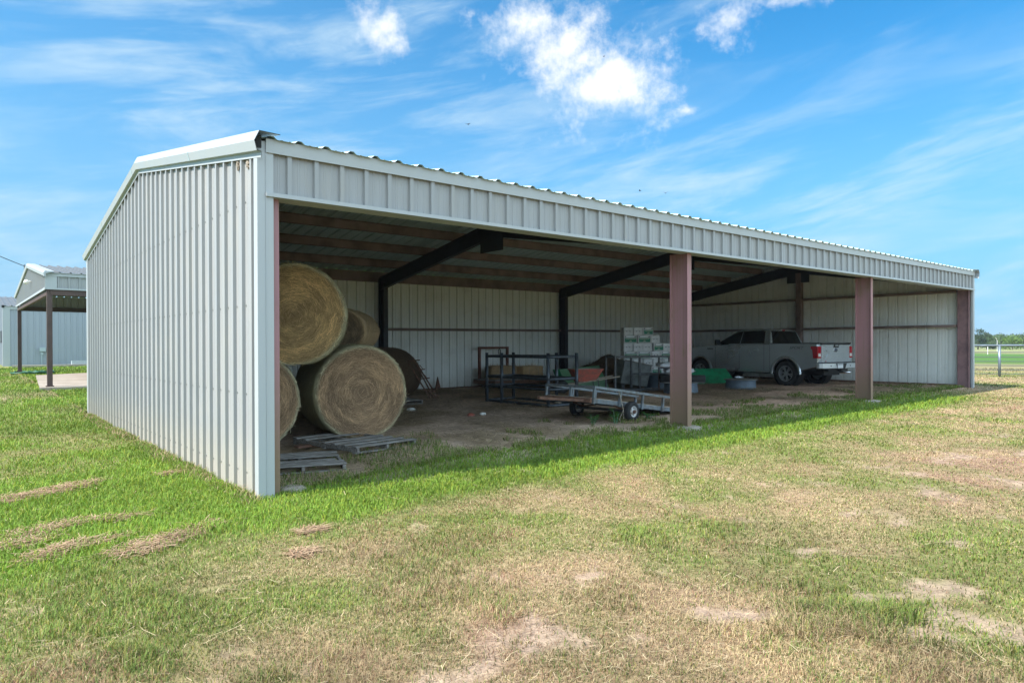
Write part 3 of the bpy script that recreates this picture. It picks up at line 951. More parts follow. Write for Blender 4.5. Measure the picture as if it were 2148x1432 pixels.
# planks and grey blocks on the ground by the workshop
mb = MB(); zz = g1(3, 37.5)
mb.box((2.9, 38.3, zz + 0.09), (5.6, 0.5, 0.10), Matrix.Rotation(R(-3), 3, 'Z')); 
tag(mb.build('timber_plank', 'deck_wood'), 'long pale plank lying before the workshop wall', 'plank')
for i, (x, w, lab) in enumerate(((3.2, 0.75, 'small grey block on the long plank, left end'), (4.35, 0.6, 'small grey block in the middle of the long plank'), (5.5, 0.8, 'long grey block at the right end of the plank'))):
    mb = MB(); mb.box((x, 38.35, zz + 0.245), (w, 0.28, 0.2))
    tag(mb.build('concrete_block', 'meter_box'), lab, 'block', 'blocks on the plank by the workshop')
# overhead cable running to a mast on the workshop roof
mb = MB(); mb.tube([(1.25, 46.4, 4.6), (1.25, 46.4, 6.95)], 0.04, 8); mb.build('mast', 'galv_steel', shop)
pts = []
A = Vector((-7.6, 36.6, 10.4)); B = Vector((1.25, 46.4, 6.85))
for i in range(21):
    t = i / 20
    p = A.lerp(B, t); p.z -= 0.9 * 4 * t * (1 - t) * 0.35
    pts.append(p)
mb = MB().tube(pts, 0.022, 5)
tag(mb.build('power_cable', 'black_rubber'), 'thin black overhead cable coming down to the workshop roof', 'cable')

# ------------------------------------------------------------------ pipe fence at the right
fence = thing('pipe_fence', 'grey pipe-and-wire fence beyond the right end of the barn', 'fence', (32.1, 1.7, 0))
fd = Vector((-0.42, 0.907, 0)).normalized()
F0 = Vector((32.1, 1.7, 0))
def fp(t, z):
    p = F0 + fd * t
    return Vector((p.x - F0.x, p.y - F0.y, g1(p.x, p.y) + z))
for t in (-14.4, -9.6, -4.8, 0.0, 4.8, 9.6, 14.4):
    mb = MB(); mb.tube([fp(t, -0.1), fp(t, 1.33)], 0.055, 10)
    mb.build('fence_post', 'fence_steel', fence, smooth=True)
mb = MB(); mb.tube([fp(t, 1.345) for t in np.linspace(-16, 16, 9)], 0.045, 10)
mb.build('top_rail', 'fence_steel', fence, smooth=True)
for z in (0.12, 0.30, 0.48, 0.66, 0.84, 1.05):
    mb = MB(); mb.tube([fp(t, z) for t in np.linspace(-16, 16, 14)], 0.015, 4)
    mb.build('wire_strand', 'wire', fence)

# ------------------------------------------------------------------ trees
rng = np.random.default_rng(12)
def leaf_cloud(centers, radii, n, size, cols, seed):
    """many small leaf faces spread through clumps"""
    r = np.random.default_rng(seed)
    k = len(centers)
    ci = r.integers(0, k, n)
    d = r.normal(size=(n, 3)); d /= np.linalg.norm(d, axis=1)[:, None]
    rad = np.power(r.random(n), 0.45)[:, None]
    P = centers[ci] + d * rad * radii[ci]
    a = r.normal(size=(n, 3)); a /= np.linalg.norm(a, axis=1)[:, None]
    b = np.cross(a, r.normal(size=(n, 3))); b /= np.linalg.norm(b, axis=1)[:, None]
    s = size * (0.6 + 0.8 * r.random((n, 1)))
    V = np.stack([P - a * s, P - b * s * 0.6, P + a * s, P + b * s * 0.6], 1).reshape(-1, 3)
    shade = (0.65 + 0.7 * r.random((k, 1)))[ci]
    c = cols * shade * (0.75 + 0.5 * r.random((n, 1)))
    C = np.repeat(c, 4, axis=0)
    return V, C
def add_tree(name, label, x, y, h, w, col, seed, leaves=1500, leaf=0.16, group='trees beyond the pasture', base=0.12):
    r = np.random.default_rng(seed)
    z = g1(x, y)
    t = thing(name, label, 'tree', (x, y, z), 0, group)
    mb = MB()
    mb.tube([(0, 0, -0.2), (0.05 * w, 0.02, h * 0.3), (0.02 * w, 0.05 * w, h * 0.75)], [h * 0.035, h * 0.026, h * 0.008], 7)
    for i in range(6):
        a = r.random() * 6.28; zz = h * (0.25 + 0.4 * r.random())
        mb.tube([(0.03 * w, 0.02, zz), (0.25 * w * math.cos(a), 0.25 * w * math.sin(a), zz + h * 0.14), (0.42 * w * math.cos(a), 0.42 * w * math.sin(a), zz + h * 0.22)],
                [h * 0.013, h * 0.008, h * 0.003], 5)
    mb.build('trunk', 'bark', t)
    k = 30
    cen = np.zeros((k, 3)); rad = np.zeros((k, 3))
    for i in range(k):
        a = r.random() * 6.283; q_ = math.sqrt(r.random()); u = r.random()
        zz = h * (base + (0.90 - base) * u)
        prof = math.sin(PI * min(1, 0.18 + 0.80 * u)) ** 0.6
        cen[i] = (0.40 * w * q_ * prof * math.cos(a), 0.40 * w * q_ * prof * math.sin(a), zz)
        s_ = w * (0.11 + 0.10 * r.random())
        rad[i] = (s_, s_, s_ * 0.75)
    V, C = leaf_cloud(cen, rad, leaves, leaf, np.array(col), seed + 1)
    n = len(V) // 4
    o = raw_mesh('crown', V, np.arange(n * 4), np.arange(n) * 4, np.full(n, 4), C, MATS['leaf'])
    o.parent = t
    return t
def polar(k, d):
    """a spot d metres out along a bearing k (tangent of the angle right of the camera's heading)"""
    p = CAM + fw * d + rt * (k * d)
    return p.x, p.y
TREES = [
    (0.690, 172, 5.4, 5.6, (0.050, 0.085, 0.032), 'dense dark green tree beside the barn end, tallest beyond the pasture'),
    (0.703, 186, 4.6, 4.6, (0.065, 0.105, 0.040), 'mid green tree just right of the tallest dark tree'),
    (0.712, 182, 3.3, 4.2, (0.085, 0.135, 0.040), 'low green tree between the dark tree and the bright bushy one'),
    (0.741, 160, 3.0, 7.2, (0.120, 0.200, 0.035), 'broad bright green bushy tree above the fence rail'),
    (0.725, 205, 4.6, 5.0, (0.080, 0.125, 0.040), 'green tree behind the white stub in the pasture'),
    (0.757, 200, 4.6, 6.0, (0.085, 0.140, 0.040), 'tall mid green tree behind the bright bushy one'),
    (0.775, 180, 4.4, 5.2, (0.070, 0.115, 0.035), 'dark green tree past the right edge of the view'),
    (0.800, 190, 4.8, 6.4, (0.085, 0.135, 0.040), 'light green spreading tree past the right edge of the view'),
    (0.672, 190, 5.0, 6.0, (0.060, 0.100, 0.035), 'dark green tree hidden behind the barn end'),
    (0.830, 175, 4.2, 6.0, (0.070, 0.120, 0.035), 'green tree farthest right along the pasture'),
]
for i, (k_, d_, h_, w_, c_, lab) in enumerate(TREES[:7]):
    x, y = polar(k_, d_)
    add_tree('pasture_tree', lab, x, y, h_, w_, c_, 100 + i * 7)
# woods on the rising ground far away
def woods(name, d0, d1, k0, k1, n, hgt, size, col, seed, label, relief):
    r = np.random.default_rng(seed)
    kk = k0 + (k1 - k0) * r.random(n); dd = d0 + (d1 - d0) * r.random(n)
    x = CAM.x + fw.x * dd + rt.x * kk * dd; y = CAM.y + fw.y * dd + rt.y * kk * dd
    top = hgt * (0.72 + 0.5 * fbm(x, y, 45.0, seed, 4)) + relief * ss(d0, d1, dd)
    z = G(x, y) + top * np.power(r.random(n), 0.6)
    P = np.stack([x, y, z], -1)
    a = r.normal(size=(n, 3)); a /= np.linalg.norm(a, axis=1)[:, None]
    b = np.cross(a, r.normal(size=(n, 3))); b /= np.linalg.norm(b, axis=1)[:, None]
    s = size * (0.6 + 0.8 * r.random((n, 1)))
    V = np.stack([P - a * s, P - b * s * 0.7, P + a * s, P + b * s * 0.7], 1).reshape(-1, 3)
    c = np.array(col) * (0.55 + 0.9 * fbm(x, y, 22.0, seed + 3, 3))[:, None] * (0.8 + 0.4 * r.random((n, 1)))
    o = raw_mesh(name, V, np.arange(n * 4), np.arange(n) * 4, np.full(n, 4), np.repeat(c, 4, axis=0), MATS['leaf'])
    return tag(o, label, 'woods', kind='stuff')
woods('far_woods', 900, 1300, 0.58, 1.0, 14000, 11.0, 1.9, (0.05, 0.085, 0.04), 5, 'blue-green wooded ridge along the horizon', 8.0)
woods('hedgerow_woods', 260, 330, 0.60, 1.0, 9000, 4.6, 0.55, (0.085, 0.135, 0.045), 8, 'lighter green line of woods behind the pasture trees', 1.5)
# two white stubs and a leaning pole out in the pasture
for (k_, d_, h_, r_, lean, nm, lab, cat) in ((0.7045, 88, 1.0, 0.035, 0.0, 'white_post', 'short white post standing in the pasture left of the fence post', 'post'),
                                  (0.7185, 120, 2.0, 0.03, 0.5, 'white_pole', 'thin white pole leaning in the pasture above the fence rail', 'pole')):
    x, y = polar(k_, d_)
    mb = MB(); mb.tube([(0, 0, -0.1), (0, 0, h_)], r_, 8)
    if lean:
        mb.tube([(0, 0, h_), (-lean * 0.6 * rt.x, -lean * 0.6 * rt.y, h_ + lean)], r_ * 0.8, 8)
    tag(mb.build(nm, 'white_paint', None, (x, y, g1(x, y))), lab, cat)

# birds in the sky
def bird(x, y, z, s, lab, rz, flap):
    mb = MB()
    mb.lathe([(0.0, -0.5), (0.10, -0.32), (0.15, 0.0), (0.10, 0.3), (0.06, 0.42), (0.0, 0.5)], 8, Matrix.Rotation(R(-90), 4, 'X'))
    for sx in (-1, 1):
        mb.add([(sx * 0.08, 0.2, 0.02), (sx * 0.55, 0.22, flap), (sx * 1.05, -0.05, flap * 1.3), (sx * 0.5, -0.12, flap * 0.9), (sx * 0.08, -0.15, 0.02),
                (sx * 0.08, 0.2, -0.02), (sx * 0.55, 0.22, flap - 0.03), (sx * 1.05, -0.05, flap * 1.3 - 0.02), (sx * 0.5, -0.12, flap * 0.9 - 0.03), (sx * 0.08, -0.15, -0.02)],
               [(0, 1, 2, 3, 4), (9, 8, 7, 6, 5), (0, 5, 6, 1), (1, 6, 7, 2), (2, 7, 8, 3), (3, 8, 9, 4)])
    mb.add([(-0.05, -0.4, 0.0), (0.05, -0.4, 0.0), (0.14, -0.75, 0.0), (-0.14, -0.75, 0.0), (0, -0.4, 0.03)], [(0, 1, 2, 3), (4, 3, 2), (0, 3, 4), (1, 4, 2)])
    o = mb.build('bird', 'bird', None, (x, y, z), rz)
    o.scale = (s, s, s)
    return tag(o, lab, 'bird', 'birds over the barn')
def aloft(px_k, up, d):
    p = CAM + fw * d + rt * (px_k * d); return p.x, p.y, CAM.z + up * d
bird(*aloft(0.190, 0.229, 42), 0.16, 'small dark bird above the roof, left of a matching one', 0.6, 0.3)
bird(*aloft(0.228, 0.2255, 42), 0.16, 'small dark bird above the roof, right of a matching one', -0.9, 0.4)
bird(*aloft(-0.064, 0.328, 40), 0.18, 'dark bird in the open sky above the near end of the roof', 2.0, 0.2)
bird(*aloft(0.137, 0.427, 60), 0.16, 'tiny dark bird in front of the big white cloud', 1.2, 0.35)
# ------------------------------------------------------------------ round hay bales
def hay_bale(label, x, y, zb, rz, rad, L, face_col, side_col, seed, n=5200, squash=1.0, slump=0.0, tilt=0.0):
    r = np.random.default_rng(seed)
    t = thing('round_hay_bale', label, 'hay bale', (x, y, zb), rz, 'round hay bales in the near bay')
    t.rotation_euler = (tilt, 0, rz)
    # body: a drum with soft shoulders
    prof = [(0.02, -L / 2 - 0.015)]
    for q_ in np.linspace(0.12, 0.90, 9): prof.append((rad * q_, -L / 2 - 0.012 + 0.03 * q_ ** 3))
    for a in np.linspace(0, PI / 2, 6)[1:]: prof.append((rad * (0.92 + 0.08 * math.sin(a)), -L / 2 + 0.02 + 0.09 * (1 - math.cos(a))))
    for q_ in np.linspace(-L / 2 + 0.2, L / 2 - 0.2, 9): prof.append((rad, q_))
    for a in np.linspace(PI / 2, 0, 6)[1:]: prof.append((rad * (0.92 + 0.08 * math.sin(a)), L / 2 - 0.02 - 0.09 * (1 - math.cos(a))))
    for q_ in np.linspace(0.9, 0.12, 5): prof.append((rad * q_, L / 2))
    prof.append((0.02, L / 2))
    nseg = 72
    P = np.array(prof); k = len(P)
    ang = np.linspace(0, 2 * PI, nseg, endpoint=False)
    RR = P[:, 0][:, None] * np.ones(nseg); YY = P[:, 1][:, None] * np.ones(nseg); AA = np.ones(k)[:, None] * ang
    def surf(RR, YY, AA):
        sx, sz = np.cos(AA), np.sin(AA)
        bump = 1 + 0.030 * (fbm(sx * 2.2 + YY * 1.1 + seed, sz * 2.2 + 9, 0.9, seed, 3) - 0.5) + 0.015 * (fbm(YY * 3 + 5, AA * 1.2, 0.35, seed + 4, 2) - 0.5)
        X = RR * sx * bump; Z = RR * sz * bump
        if slump:
            X = X * (1 + slump * 0.25 * (1 - Z / rad) * 0.5); Z = Z * (1 - slump * 0.10)
        Z = Z * squash
        fl = -0.93 * rad * squash
        Z = np.where(Z < fl, fl + (Z - fl) * 0.15, Z)
        Yd = YY + 0.03 * (fbm(X * 2 + 3, Z * 2, 0.35, seed + 9, 3) - 0.5) * (np.abs(YY) > L / 2 - 0.06)
        return X, Yd, Z - fl + 0.0
    X, Y_, Z = surf(RR, YY, AA)
    face_col, side_col = np.array(face_col), np.array(side_col)
    dark = face_col * np.array((0.42, 0.42, 0.45))
    def colour(rho, aa, yy):
        fz = fbm(rho * 3.0 + 0.16 * aa + seed, aa * 0.55, 0.35, seed + 2, 4)
        layer = fbm(rho * 9.0 + 0.5 * aa / PI, aa * 0.7 + 20, 0.5, seed + 6, 3)
        m = np.clip(0.55 * ss(0.35, 0.7, fz) + 0.6 * ss(0.4, 0.7, layer) - 0.1, 0, 1)[..., None]
        core = ss(0.42, 0.1, rho / rad)[..., None] * 0.55
        c = face_col * m + (0.30 * face_col + 0.70 * dark) * (1 - m)
        c = c * (1 - core) + dark * 1.15 * core
        rim = ss(0.88, 0.97, rho / rad)[..., None]
        return c * (1 - rim) + side_col * (0.75 + 0.5 * layer[..., None]) * rim
    Cc = colour(RR, AA, YY)
    V = np.stack([X, Y_, Z], -1).reshape(-1, 3)
    id_ = np.arange(k * nseg).reshape(k, nseg); i2 = np.roll(id_, -1, 1)
    q_ = np.stack([id_[:-1], i2[:-1], i2[1:], id_[1:]], -1).reshape(-1, 4)
    b = raw_mesh('roll', V, q_.ravel(), np.arange(len(q_)) * 4, np.full(len(q_), 4), Cc.reshape(-1, 3) * 0.8, MATS['straw'], smooth=True)
    b.parent = t
    # wisps lying in the winding direction on the face and round the side
    nf = int(n * 0.6); ns = n - nf
    rho = rad * 0.96 * np.sqrt(r.random(nf)); aa = r.random(nf) * 2 * PI
    rho2 = np.full(ns, rad * 1.0); aa2 = r.random(ns) * 2 * PI
    yy = np.concatenate([np.full(nf, -L / 2 - 0.012), -L / 2 + 0.03 + (L - 0.1) * r.random(ns) ** 1.3])
    rho = np.concatenate([rho, np.where(yy[nf:] < -L / 2 + 0.09, rad * 0.965, rho2)]); aa = np.concatenate([aa, aa2])
    X, Y_, Z = surf(rho, yy, aa)
    nrm = np.where((np.arange(n) < nf)[:, None], np.array((0.0, -1.0, 0.0)), np.stack([np.cos(aa), np.zeros(n), np.sin(aa)], -1))
    tan = np.stack([-np.sin(aa), np.zeros(n), np.cos(aa)], -1)
    rad_d = np.stack([np.cos(aa), np.zeros(n), np.sin(aa)], -1)
    sidev = np.where((np.arange(n) < nf)[:, None], rad_d, np.array((0.0, 1.0, 0.0)))
    wild = r.normal(0, 0.28, n) + np.where(r.random(n) < 0.18, r.normal(0, 1.2, n), 0)
    Ld = 0.05 + 0.12 * r.random(n)
    d = (tan * np.cos(wild)[:, None] + sidev * np.sin(wild)[:, None] + nrm * (0.04 + 0.20 * r.random(n)[:, None] ** 3)) * Ld[:, None]
    side = np.cross(d, nrm); side /= np.linalg.norm(side, axis=1)[:, None] + 1e-9
    side = side * (0.0022 + 0.002 * r.random(n))[:, None]
    p = np.stack([X, Y_, Z], -1) + nrm * 0.008 - d * 0.5
    V = np.stack([p - side, p + side, p + d + nrm * 0.006 + side * .5, p + d + nrm * 0.006 - side * .5], 1).reshape(-1, 3)
    C = colour(rho, aa, yy) * (0.55 + 1.0 * r.random((n, 1)))
    st = raw_mesh('wisps', V, np.arange(n * 4), np.arange(n) * 4, np.full(n, 4), np.repeat(C, 4, axis=0), MATS['straw'])
    st.parent = t; st['kind'] = 'stuff'
    return t
GOLD = (0.74, 0.50, 0.235); BRN = (0.53, 0.35, 0.205); OLD = (0.32, 0.225, 0.15); TANG = (0.47, 0.425, 0.275)
hay_bale('pale brown round hay bale on the wooden pallet, lower right of the front stack', 2.74, 3.52, 0.135, R(-10), 0.775, 1.5, BRN, TANG, 11)
hay_bale('round hay bale half hidden behind the corner post, lower left of the front stack', 0.86, 3.50, 0.10, R(-4), 0.76, 1.45, BRN, TANG, 23)
hay_bale('golden round hay bale on top of the front stack, facing out', 1.74, 3.32, 1.345, R(-26), 0.79, 1.35, GOLD, TANG, 35, n=6500)
hay_bale('round hay bale standing on the floor hidden behind the pallet bale', 3.55, 5.55, 0.10, R(-14), 0.76, 1.4, OLD, TANG, 47, n=1500)
hay_bale('sagging brown round bale on the second row, behind the golden one', 3.42, 5.25, 1.47, R(-40), 0.66, 1.3, (0.40, 0.29, 0.18), (0.52, 0.38, 0.23), 59, n=2500, squash=0.70)
hay_bale('slumped dark old round bale on the floor near the back wall', 6.55, 9.35, 0.13, R(-62), 0.84, 1.35, OLD, (0.15, 0.10, 0.065), 71, n=6500, slump=1.0, squash=0.94)

# ------------------------------------------------------------------ pallets
def pallet(label, x, y, zb, rz, w=1.12, d=1.05, skip=(), seed=1, loose=0.0):
    r = random.Random(seed)
    t = thing('wooden_pallet', label, 'pallet', (x, y, zb), rz, 'old wooden pallets under the bales')
    for i, sx in enumerate((-w / 2 + 0.03, 0.0, w / 2 - 0.03)):
        mb = MB(); mb.bb(sx - 0.02, sx + 0.02, -d / 2, d / 2, 0.018, 0.080)
        mb.build('stringer', 'old_wood', t, bevel=0.004)
    nb = 7
    for i in range(nb):
        if i in skip: continue
        yy = -d / 2 + 0.06 + (d - 0.12) * i / (nb - 1)
        wd = 0.115 if i in (0, nb - 1) else 0.085 + 0.03 * r.random()
        cut = r.random() * 0.1 * (i not in (0, nb - 1))
        mb = MB(); mb.box((0 - cut / 2, yy, 0.090 + 0.004 * r.random()), (w - cut, wd, 0.018), Matrix.Rotation(R(r.uniform(-1.4, 1.4)), 3, 'Z') @ Matrix.Rotation(R(r.uniform(-0.8, 0.8)), 3, 'X'))
        mb.build('deck_board', 'old_wood', t, bevel=0.003)
    for yy in (-d / 2 + 0.06, d / 2 - 0.06, 0):
        mb = MB(); mb.box((0, yy, 0.009), (w, 0.09, 0.017)); mb.build('bottom_board', 'old_wood', t)
    return t
def pal_at(fl, fr, d, **k):
    """front left, front right corner on plan"""
    ax = math.atan2(fr[1] - fl[1], fr[0] - fl[0]); w = math.hypot(fr[0] - fl[0], fr[1] - fl[1])
    cx = (fl[0] + fr[0]) / 2 - math.sin(ax) * d / 2; cy = (fl[1] + fr[1]) / 2 + math.cos(ax) * d / 2
    return dict(x=cx, y=cy, zb=g1(cx, cy) + 0.012, rz=ax, w=w, d=d, **k)
pallet('weathered grey pallet just inside the corner post, nearest the lawn', **pal_at((0.36, 1.14), (1.37, 0.80), 1.15, skip=(3,), seed=3))
pallet('weathered grey pallet jutting out from under the pale brown bale', **pal_at((1.80, 1.38), (2.88, 1.57), 1.6, skip=(4,), seed=8))
pallet('low pallet end showing beside the slumped dark bale', **pal_at((5.55, 7.35), (6.6, 7.25), 1.0, seed=15))
# rotted boards and hay on the floor between the two front pallets
mb = MB()
mb.box((1.75, 2.55, 0.13), (0.75, 0.12, 0.03), Matrix.Rotation(R(12), 3, 'Z') @ Matrix.Rotation(R(3), 3, 'X'))
tag(mb.build('broken_board', 'rust'), 'dark broken board between the two front pallets', 'board')
r_ = np.random.default_rng(5)
# ------------------------------------------------------------------ leaning rusty harrow section by the slumped bale
t = thing('leaning_harrow', 'dark rusty harrow bars leaning against the slumped bale', 'harrow', (7.75, 8.5, g1(7.75, 8.5)))
for dx in (-0.12, 0.0, 0.14):
    mb = MB(); mb.beam((dx, 0, -0.02), (dx - 0.62, 0.12, 1.12 - abs(dx) * 1.2), 0.04, 0.03); mb.build('bar', 'rust', t)
for k_ in (0.18, 0.5, 0.72, 0.95):
    mb = MB(); mb.beam((-0.62 * k_ - 0.17, 0.02 + 0.12 * k_, 1.1 * k_), (-0.62 * k_ + 0.20, 0.02 + 0.12 * k_, 1.1 * k_ + 0.02), 0.03, 0.03); mb.build('cross_bar', 'rust', t)
for k_ in (0.1, 0.35, 0.6, 0.85):
    mb = MB(); mb.tube([(-0.62 * k_ + 0.05, 0, 1.1 * k_), (-0.62 * k_ + 0.14, -0.05, 1.1 * k_ - 0.12)], [0.014, 0.005], 6); mb.build('tine', 'rust', t)
# splinter of torn sheet by the wall
mb = MB(); mb.add([(9.45, 11.05, 0.2), (9.68, 11.05, 0.2), (9.58, 11.08, 0.62), (9.45, 11.07, 0.2), (9.45, 11.09, 0.2), (9.68, 11.09, 0.2), (9.58, 11.12, 0.62)],
               [(0, 1, 2), (6, 5, 4), (0, 4, 5, 1), (1, 5, 6, 2), (2, 6, 4, 0)])
tag(mb.build('wood_splinter', 'rust'), 'pointed brown splinter leaning on the back wall', 'splinter')

# ------------------------------------------------------------------ red frame on a low platform at the back wall
px0, py0 = 11.0, 9.9
zb = g1(11.4, 10.4)
t = thing('platform_trailer', 'low rusty platform with an upright red steel frame against the back wall', 'platform', (px0, py0, zb))
mb = MB(); mb.bb(0, 3.4, 0, 0.09, 0.14, 0.26); mb.build('side_beam', 'rust', t)
mb = MB(); mb.bb(0, 3.4, 1.1, 1.19, 0.14, 0.26); mb.build('side_beam', 'rust', t)
mb = MB(); mb.bb(0, 0.09, 0.0905, 1.0995, 0.14, 0.255); mb.build('end_beam', 'rust', t)
for i in range(6):
    mb = MB(); mb.bb(0.0, 3.4, 0.005 + i * 0.198, 0.19 + i * 0.198, 0.262, 0.30); mb.build('deck_board', 'old_wood', t)
for yy in (0.1, 1.0):
    mb = MB(); mb.box((0.4, yy, 0.06), (0.3, 0.12, 0.17)); mb.build('block', 'old_wood', t)
    mb = MB(); mb.box((3.0, yy, 0.06), (0.3, 0.12, 0.17)); mb.build('block', 'old_wood', t)
fr = MB(); fr.bb(0.10, 0.18, 1.0, 1.07, 0.302, 1.30); fr.bb(1.31, 1.39, 1.0, 1.07, 0.302, 1.30); fr.bb(0.10, 1.39, 1.0, 1.07, 1.301, 1.37)
fo = fr.build('upright_frame', 'red_frame', t)
hk = MB(); hk.tube([(1.0 + 0.05 * math.sin(a), 1.03, 1.20 + 0.09 * math.cos(a)) for a in np.linspace(-2.6, 2.6, 12)], 0.014, 6); hk.build('hook', 'rack_steel', fo)
def square_bale(x, y, z, sx, sy, sz, rz, lab, col, seed):
    r = np.random.default_rng(seed)
    t = thing('square_hay_bale', lab, 'hay bale', (x, y, z), rz, 'small square hay bales')
    mb = MB(); mb.box((0, 0, sz / 2), (sx, sy, sz)); 
    bm = bmesh.new()
    me = bpy.data.meshes.new('block'); me.from_pydata(mb.v, [], mb.f); bm.from_mesh(me)
    bmesh.ops.subdivide_edges(bm, edges=bm.edges[:], cuts=7, use_grid_fill=True)
    for v in bm.verts:
        n = (vnoise(np.array([v.co.x * 9 + seed]), np.array([v.co.y * 9 + v.co.z * 7]), 1.0, seed)[0] - 0.5)
        ed = sum(abs(abs(c) - h) < 1e-4 for c, h in ((v.co.x, sx / 2), (v.co.y, sy / 2), (v.co.z - sz / 2, sz / 2)))
        c = Vector((0, 0, sz / 2)); v.co = c + (v.co - c) * (1 + 0.06 * n - (0.035 if ed == 2 else 0.07 if ed == 3 else 0))
    bm.to_mesh(me); bm.free()
    a = me.color_attributes.new('col', 'FLOAT_COLOR', 'POINT')
    co = np.empty(len(me.vertices) * 3); me.vertices.foreach_get('co', co); co = co.reshape(-1, 3)
    c4 = np.ones((len(co), 4)); c4[:, :3] = np.array(col) * (0.6 + 0.8 * fbm(co[:, 0] * 6, co[:, 2] * 2 + co[:, 1], 0.4, seed, 3))[:, None]
    a.data.foreach_set('color', c4.ravel().astype(np.float32)); me.materials.append(MATS['straw'])
    me.polygons.foreach_set('use_smooth', [True] * len(me.polygons))
    o = bpy.data.objects.new('block', me); COL.objects.link(o); o.parent = t
    n = 700
    P = (r.random((n, 3)) - 0.5) * np.array((sx, sy, sz)) + np.array((0, 0, sz / 2))
    P[:, 1] = np.where(r.random(n) < 0.6, -sy / 2 * 0.99, P[:, 1]); P[P[:, 1] > -sy / 2 * 0.98, 2] = sz
    d = r.normal(0, 1, (n, 3)) * np.array((0.045, 0.02, 0.06)); s = np.array((0.004, 0.001, 0.001))
    V = np.stack([P - s, P + s, P + d + s * .5, P + d - s * .5], 1).reshape(-1, 3)
    C = np.array(col) * (0.6 + 0.9 * r.random((n, 1)))
    w = raw_mesh('wisps', V, np.arange(n * 4), np.arange(n) * 4, np.full(n, 4), np.repeat(C, 4, axis=0), MATS['straw']); w.parent = t; w['kind'] = 'stuff'
    for xx in (-sx * 0.22, sx * 0.22):
        tw = MB(); tw.tube([(xx, -sy / 2 - 0.004, 0.02), (xx, -sy / 2 - 0.012, sz / 2), (xx, -sy / 2 - 0.004, sz), (xx, sy / 2, sz + 0.005)], 0.006, 5); tw.build('twine', 'deck_wood', t)
HC = (0.50, 0.34, 0.19)
square_bale(11.55, 10.30, g1(11.5, 10.4) + 0.305, 1.0, 0.5, 0.44, R(-6), 'darker square hay bale, left of two on the low platform', (0.36, 0.245, 0.14), 3)
square_bale(12.62, 10.12, g1(12.6, 10.4) + 0.305, 0.98, 0.48, 0.42, R(4), 'golden brown square hay bale, right of two on the low platform', HC, 9)

# ------------------------------------------------------------------ pipe hay feeder
t = thing('hay_feeder', 'blue-grey steel pipe hay feeder standing left of the small trailer', 'hay feeder', (8.65, 5.5, g1(8.65, 5.5)))
fx = (-0.45, 0.45); fy = (-1.10, 0.60, 1.22)
posts = [(-0.42, -1.08), (0.42, -1.18), (-0.47, 0.58), (-0.45, 1.22), (0.45, 1.22), (0.48, -0.42)]
for (x_, y_) in posts:
    mb = MB(); mb.tube([(x_, y_, 0.0), (x_, y_, 1.27)], 0.042, 10); mb.build('upright', 'blue_pipe', t, smooth=True)
def ringpath(z, e=0.0):
    pts = []
    rx, ry = 0.45 + e, 0.22
    for (cx_, cy_, a0) in ((0.0, 1.06, 0), (0.0, -0.95, PI)):
        for a in np.linspace(a0, a0 + PI, 9):
            s_ = math.copysign(abs(math.cos(a)) ** 0.45, math.cos(a)); u_ = math.copysign(abs(math.sin(a)) ** 0.45, math.sin(a))
            pts.append((cx_ + rx * s_, cy_ + ry * u_, z))
    return pts
for z in (0.045, 0.42, 0.66, 1.18):
    pt = ringpath(z)
    if z in (0.42,):
        pt = [p for p in pt]
    mb = MB(); mb.tube(pt, 0.034, 8, closed=True); mb.build('rail', 'blue_pipe', t, smooth=True)

# ------------------------------------------------------------------ small flat trailer, nose up on its jack
TA = math.atan(0.132)
tr_root = thing('utility_trailer', 'small grey railed trailer with plank deck, tilted nose-up near the red post', 'trailer', (7.56, 2.05, g1(7.5, 2.05) + 0.185))
tr_root.rotation_euler = (0, TA, R(3))
X0, X1, Y0, Y1 = -1.06, 1.95, -0.56, 0.62
FB, FT, RT = 0.085, 0.165, 0.35
def tb(name, m, fn, **k):
    mb = MB(); fn(mb); return mb.build(name, m, tr_root, **k)
tb('side_frame', 'galv_steel', lambda m: m.bb(X0, X1, Y0, Y0 + 0.05, FB, FT))
tb('side_frame', 'galv_steel', lambda m: m.bb(X0, X1, Y1 - 0.05, Y1, FB, FT))
tb('end_frame', 'rust', lambda m: m.bb(X0 - 0.045, X0 - 0.0005, Y0, Y1, FB - 0.005, FT + 0.002))
tb('end_frame', 'galv_steel', lambda m: m.bb(X1 + 0.0005, X1 + 0.05, Y0, Y1, FB, FT))
for i in range(7):
    yy = Y0 + 0.055 + i * 0.155
    tb('deck_board', 'deck_wood', lambda m: m.bb(X0 + 0.003, X1 - 0.003, yy, yy + 0.145, FT - 0.028, FT + 0.012), bevel=0.003)
for i, xx in enumerate((X0 + 0.02, -0.27, 0.45, 1.15, 1.86)):
    for yy in (Y0 - 0.022, Y1 + 0.022):
        if yy > 0 and i == 3: continue
        tb('rail_post', 'galv_steel', lambda m: m.bb(xx - 0.024, xx + 0.024, yy - 0.021, yy + 0.021, FB - 0.02, RT - 0.001))
tb('side_rail', 'galv_steel', lambda m: m.bb(X0, X1, Y0 - 0.045, Y0 + 0.0, RT, RT + 0.048))
tb('side_rail', 'galv_steel', lambda m: m.bb(X0, X1, Y1 - 0.0, Y1 + 0.045, RT, RT + 0.048))
tb('front_rail', 'galv_steel', lambda m: m.bb(X0, X0 + 0.045, Y0 + 0.001, Y1 - 0.001, RT, RT + 0.047))
tb('rail_post', 'galv_steel', lambda m: m.bb(X0, X0 + 0.04, -0.02, 0.025, FT + 0.013, RT - 0.001))
tb('axle', 'rack_steel', lambda m: m.tube([(0, Y0 - 0.10, 0.0), (0, Y1 + 0.10, 0.0)], 0.028, 8))
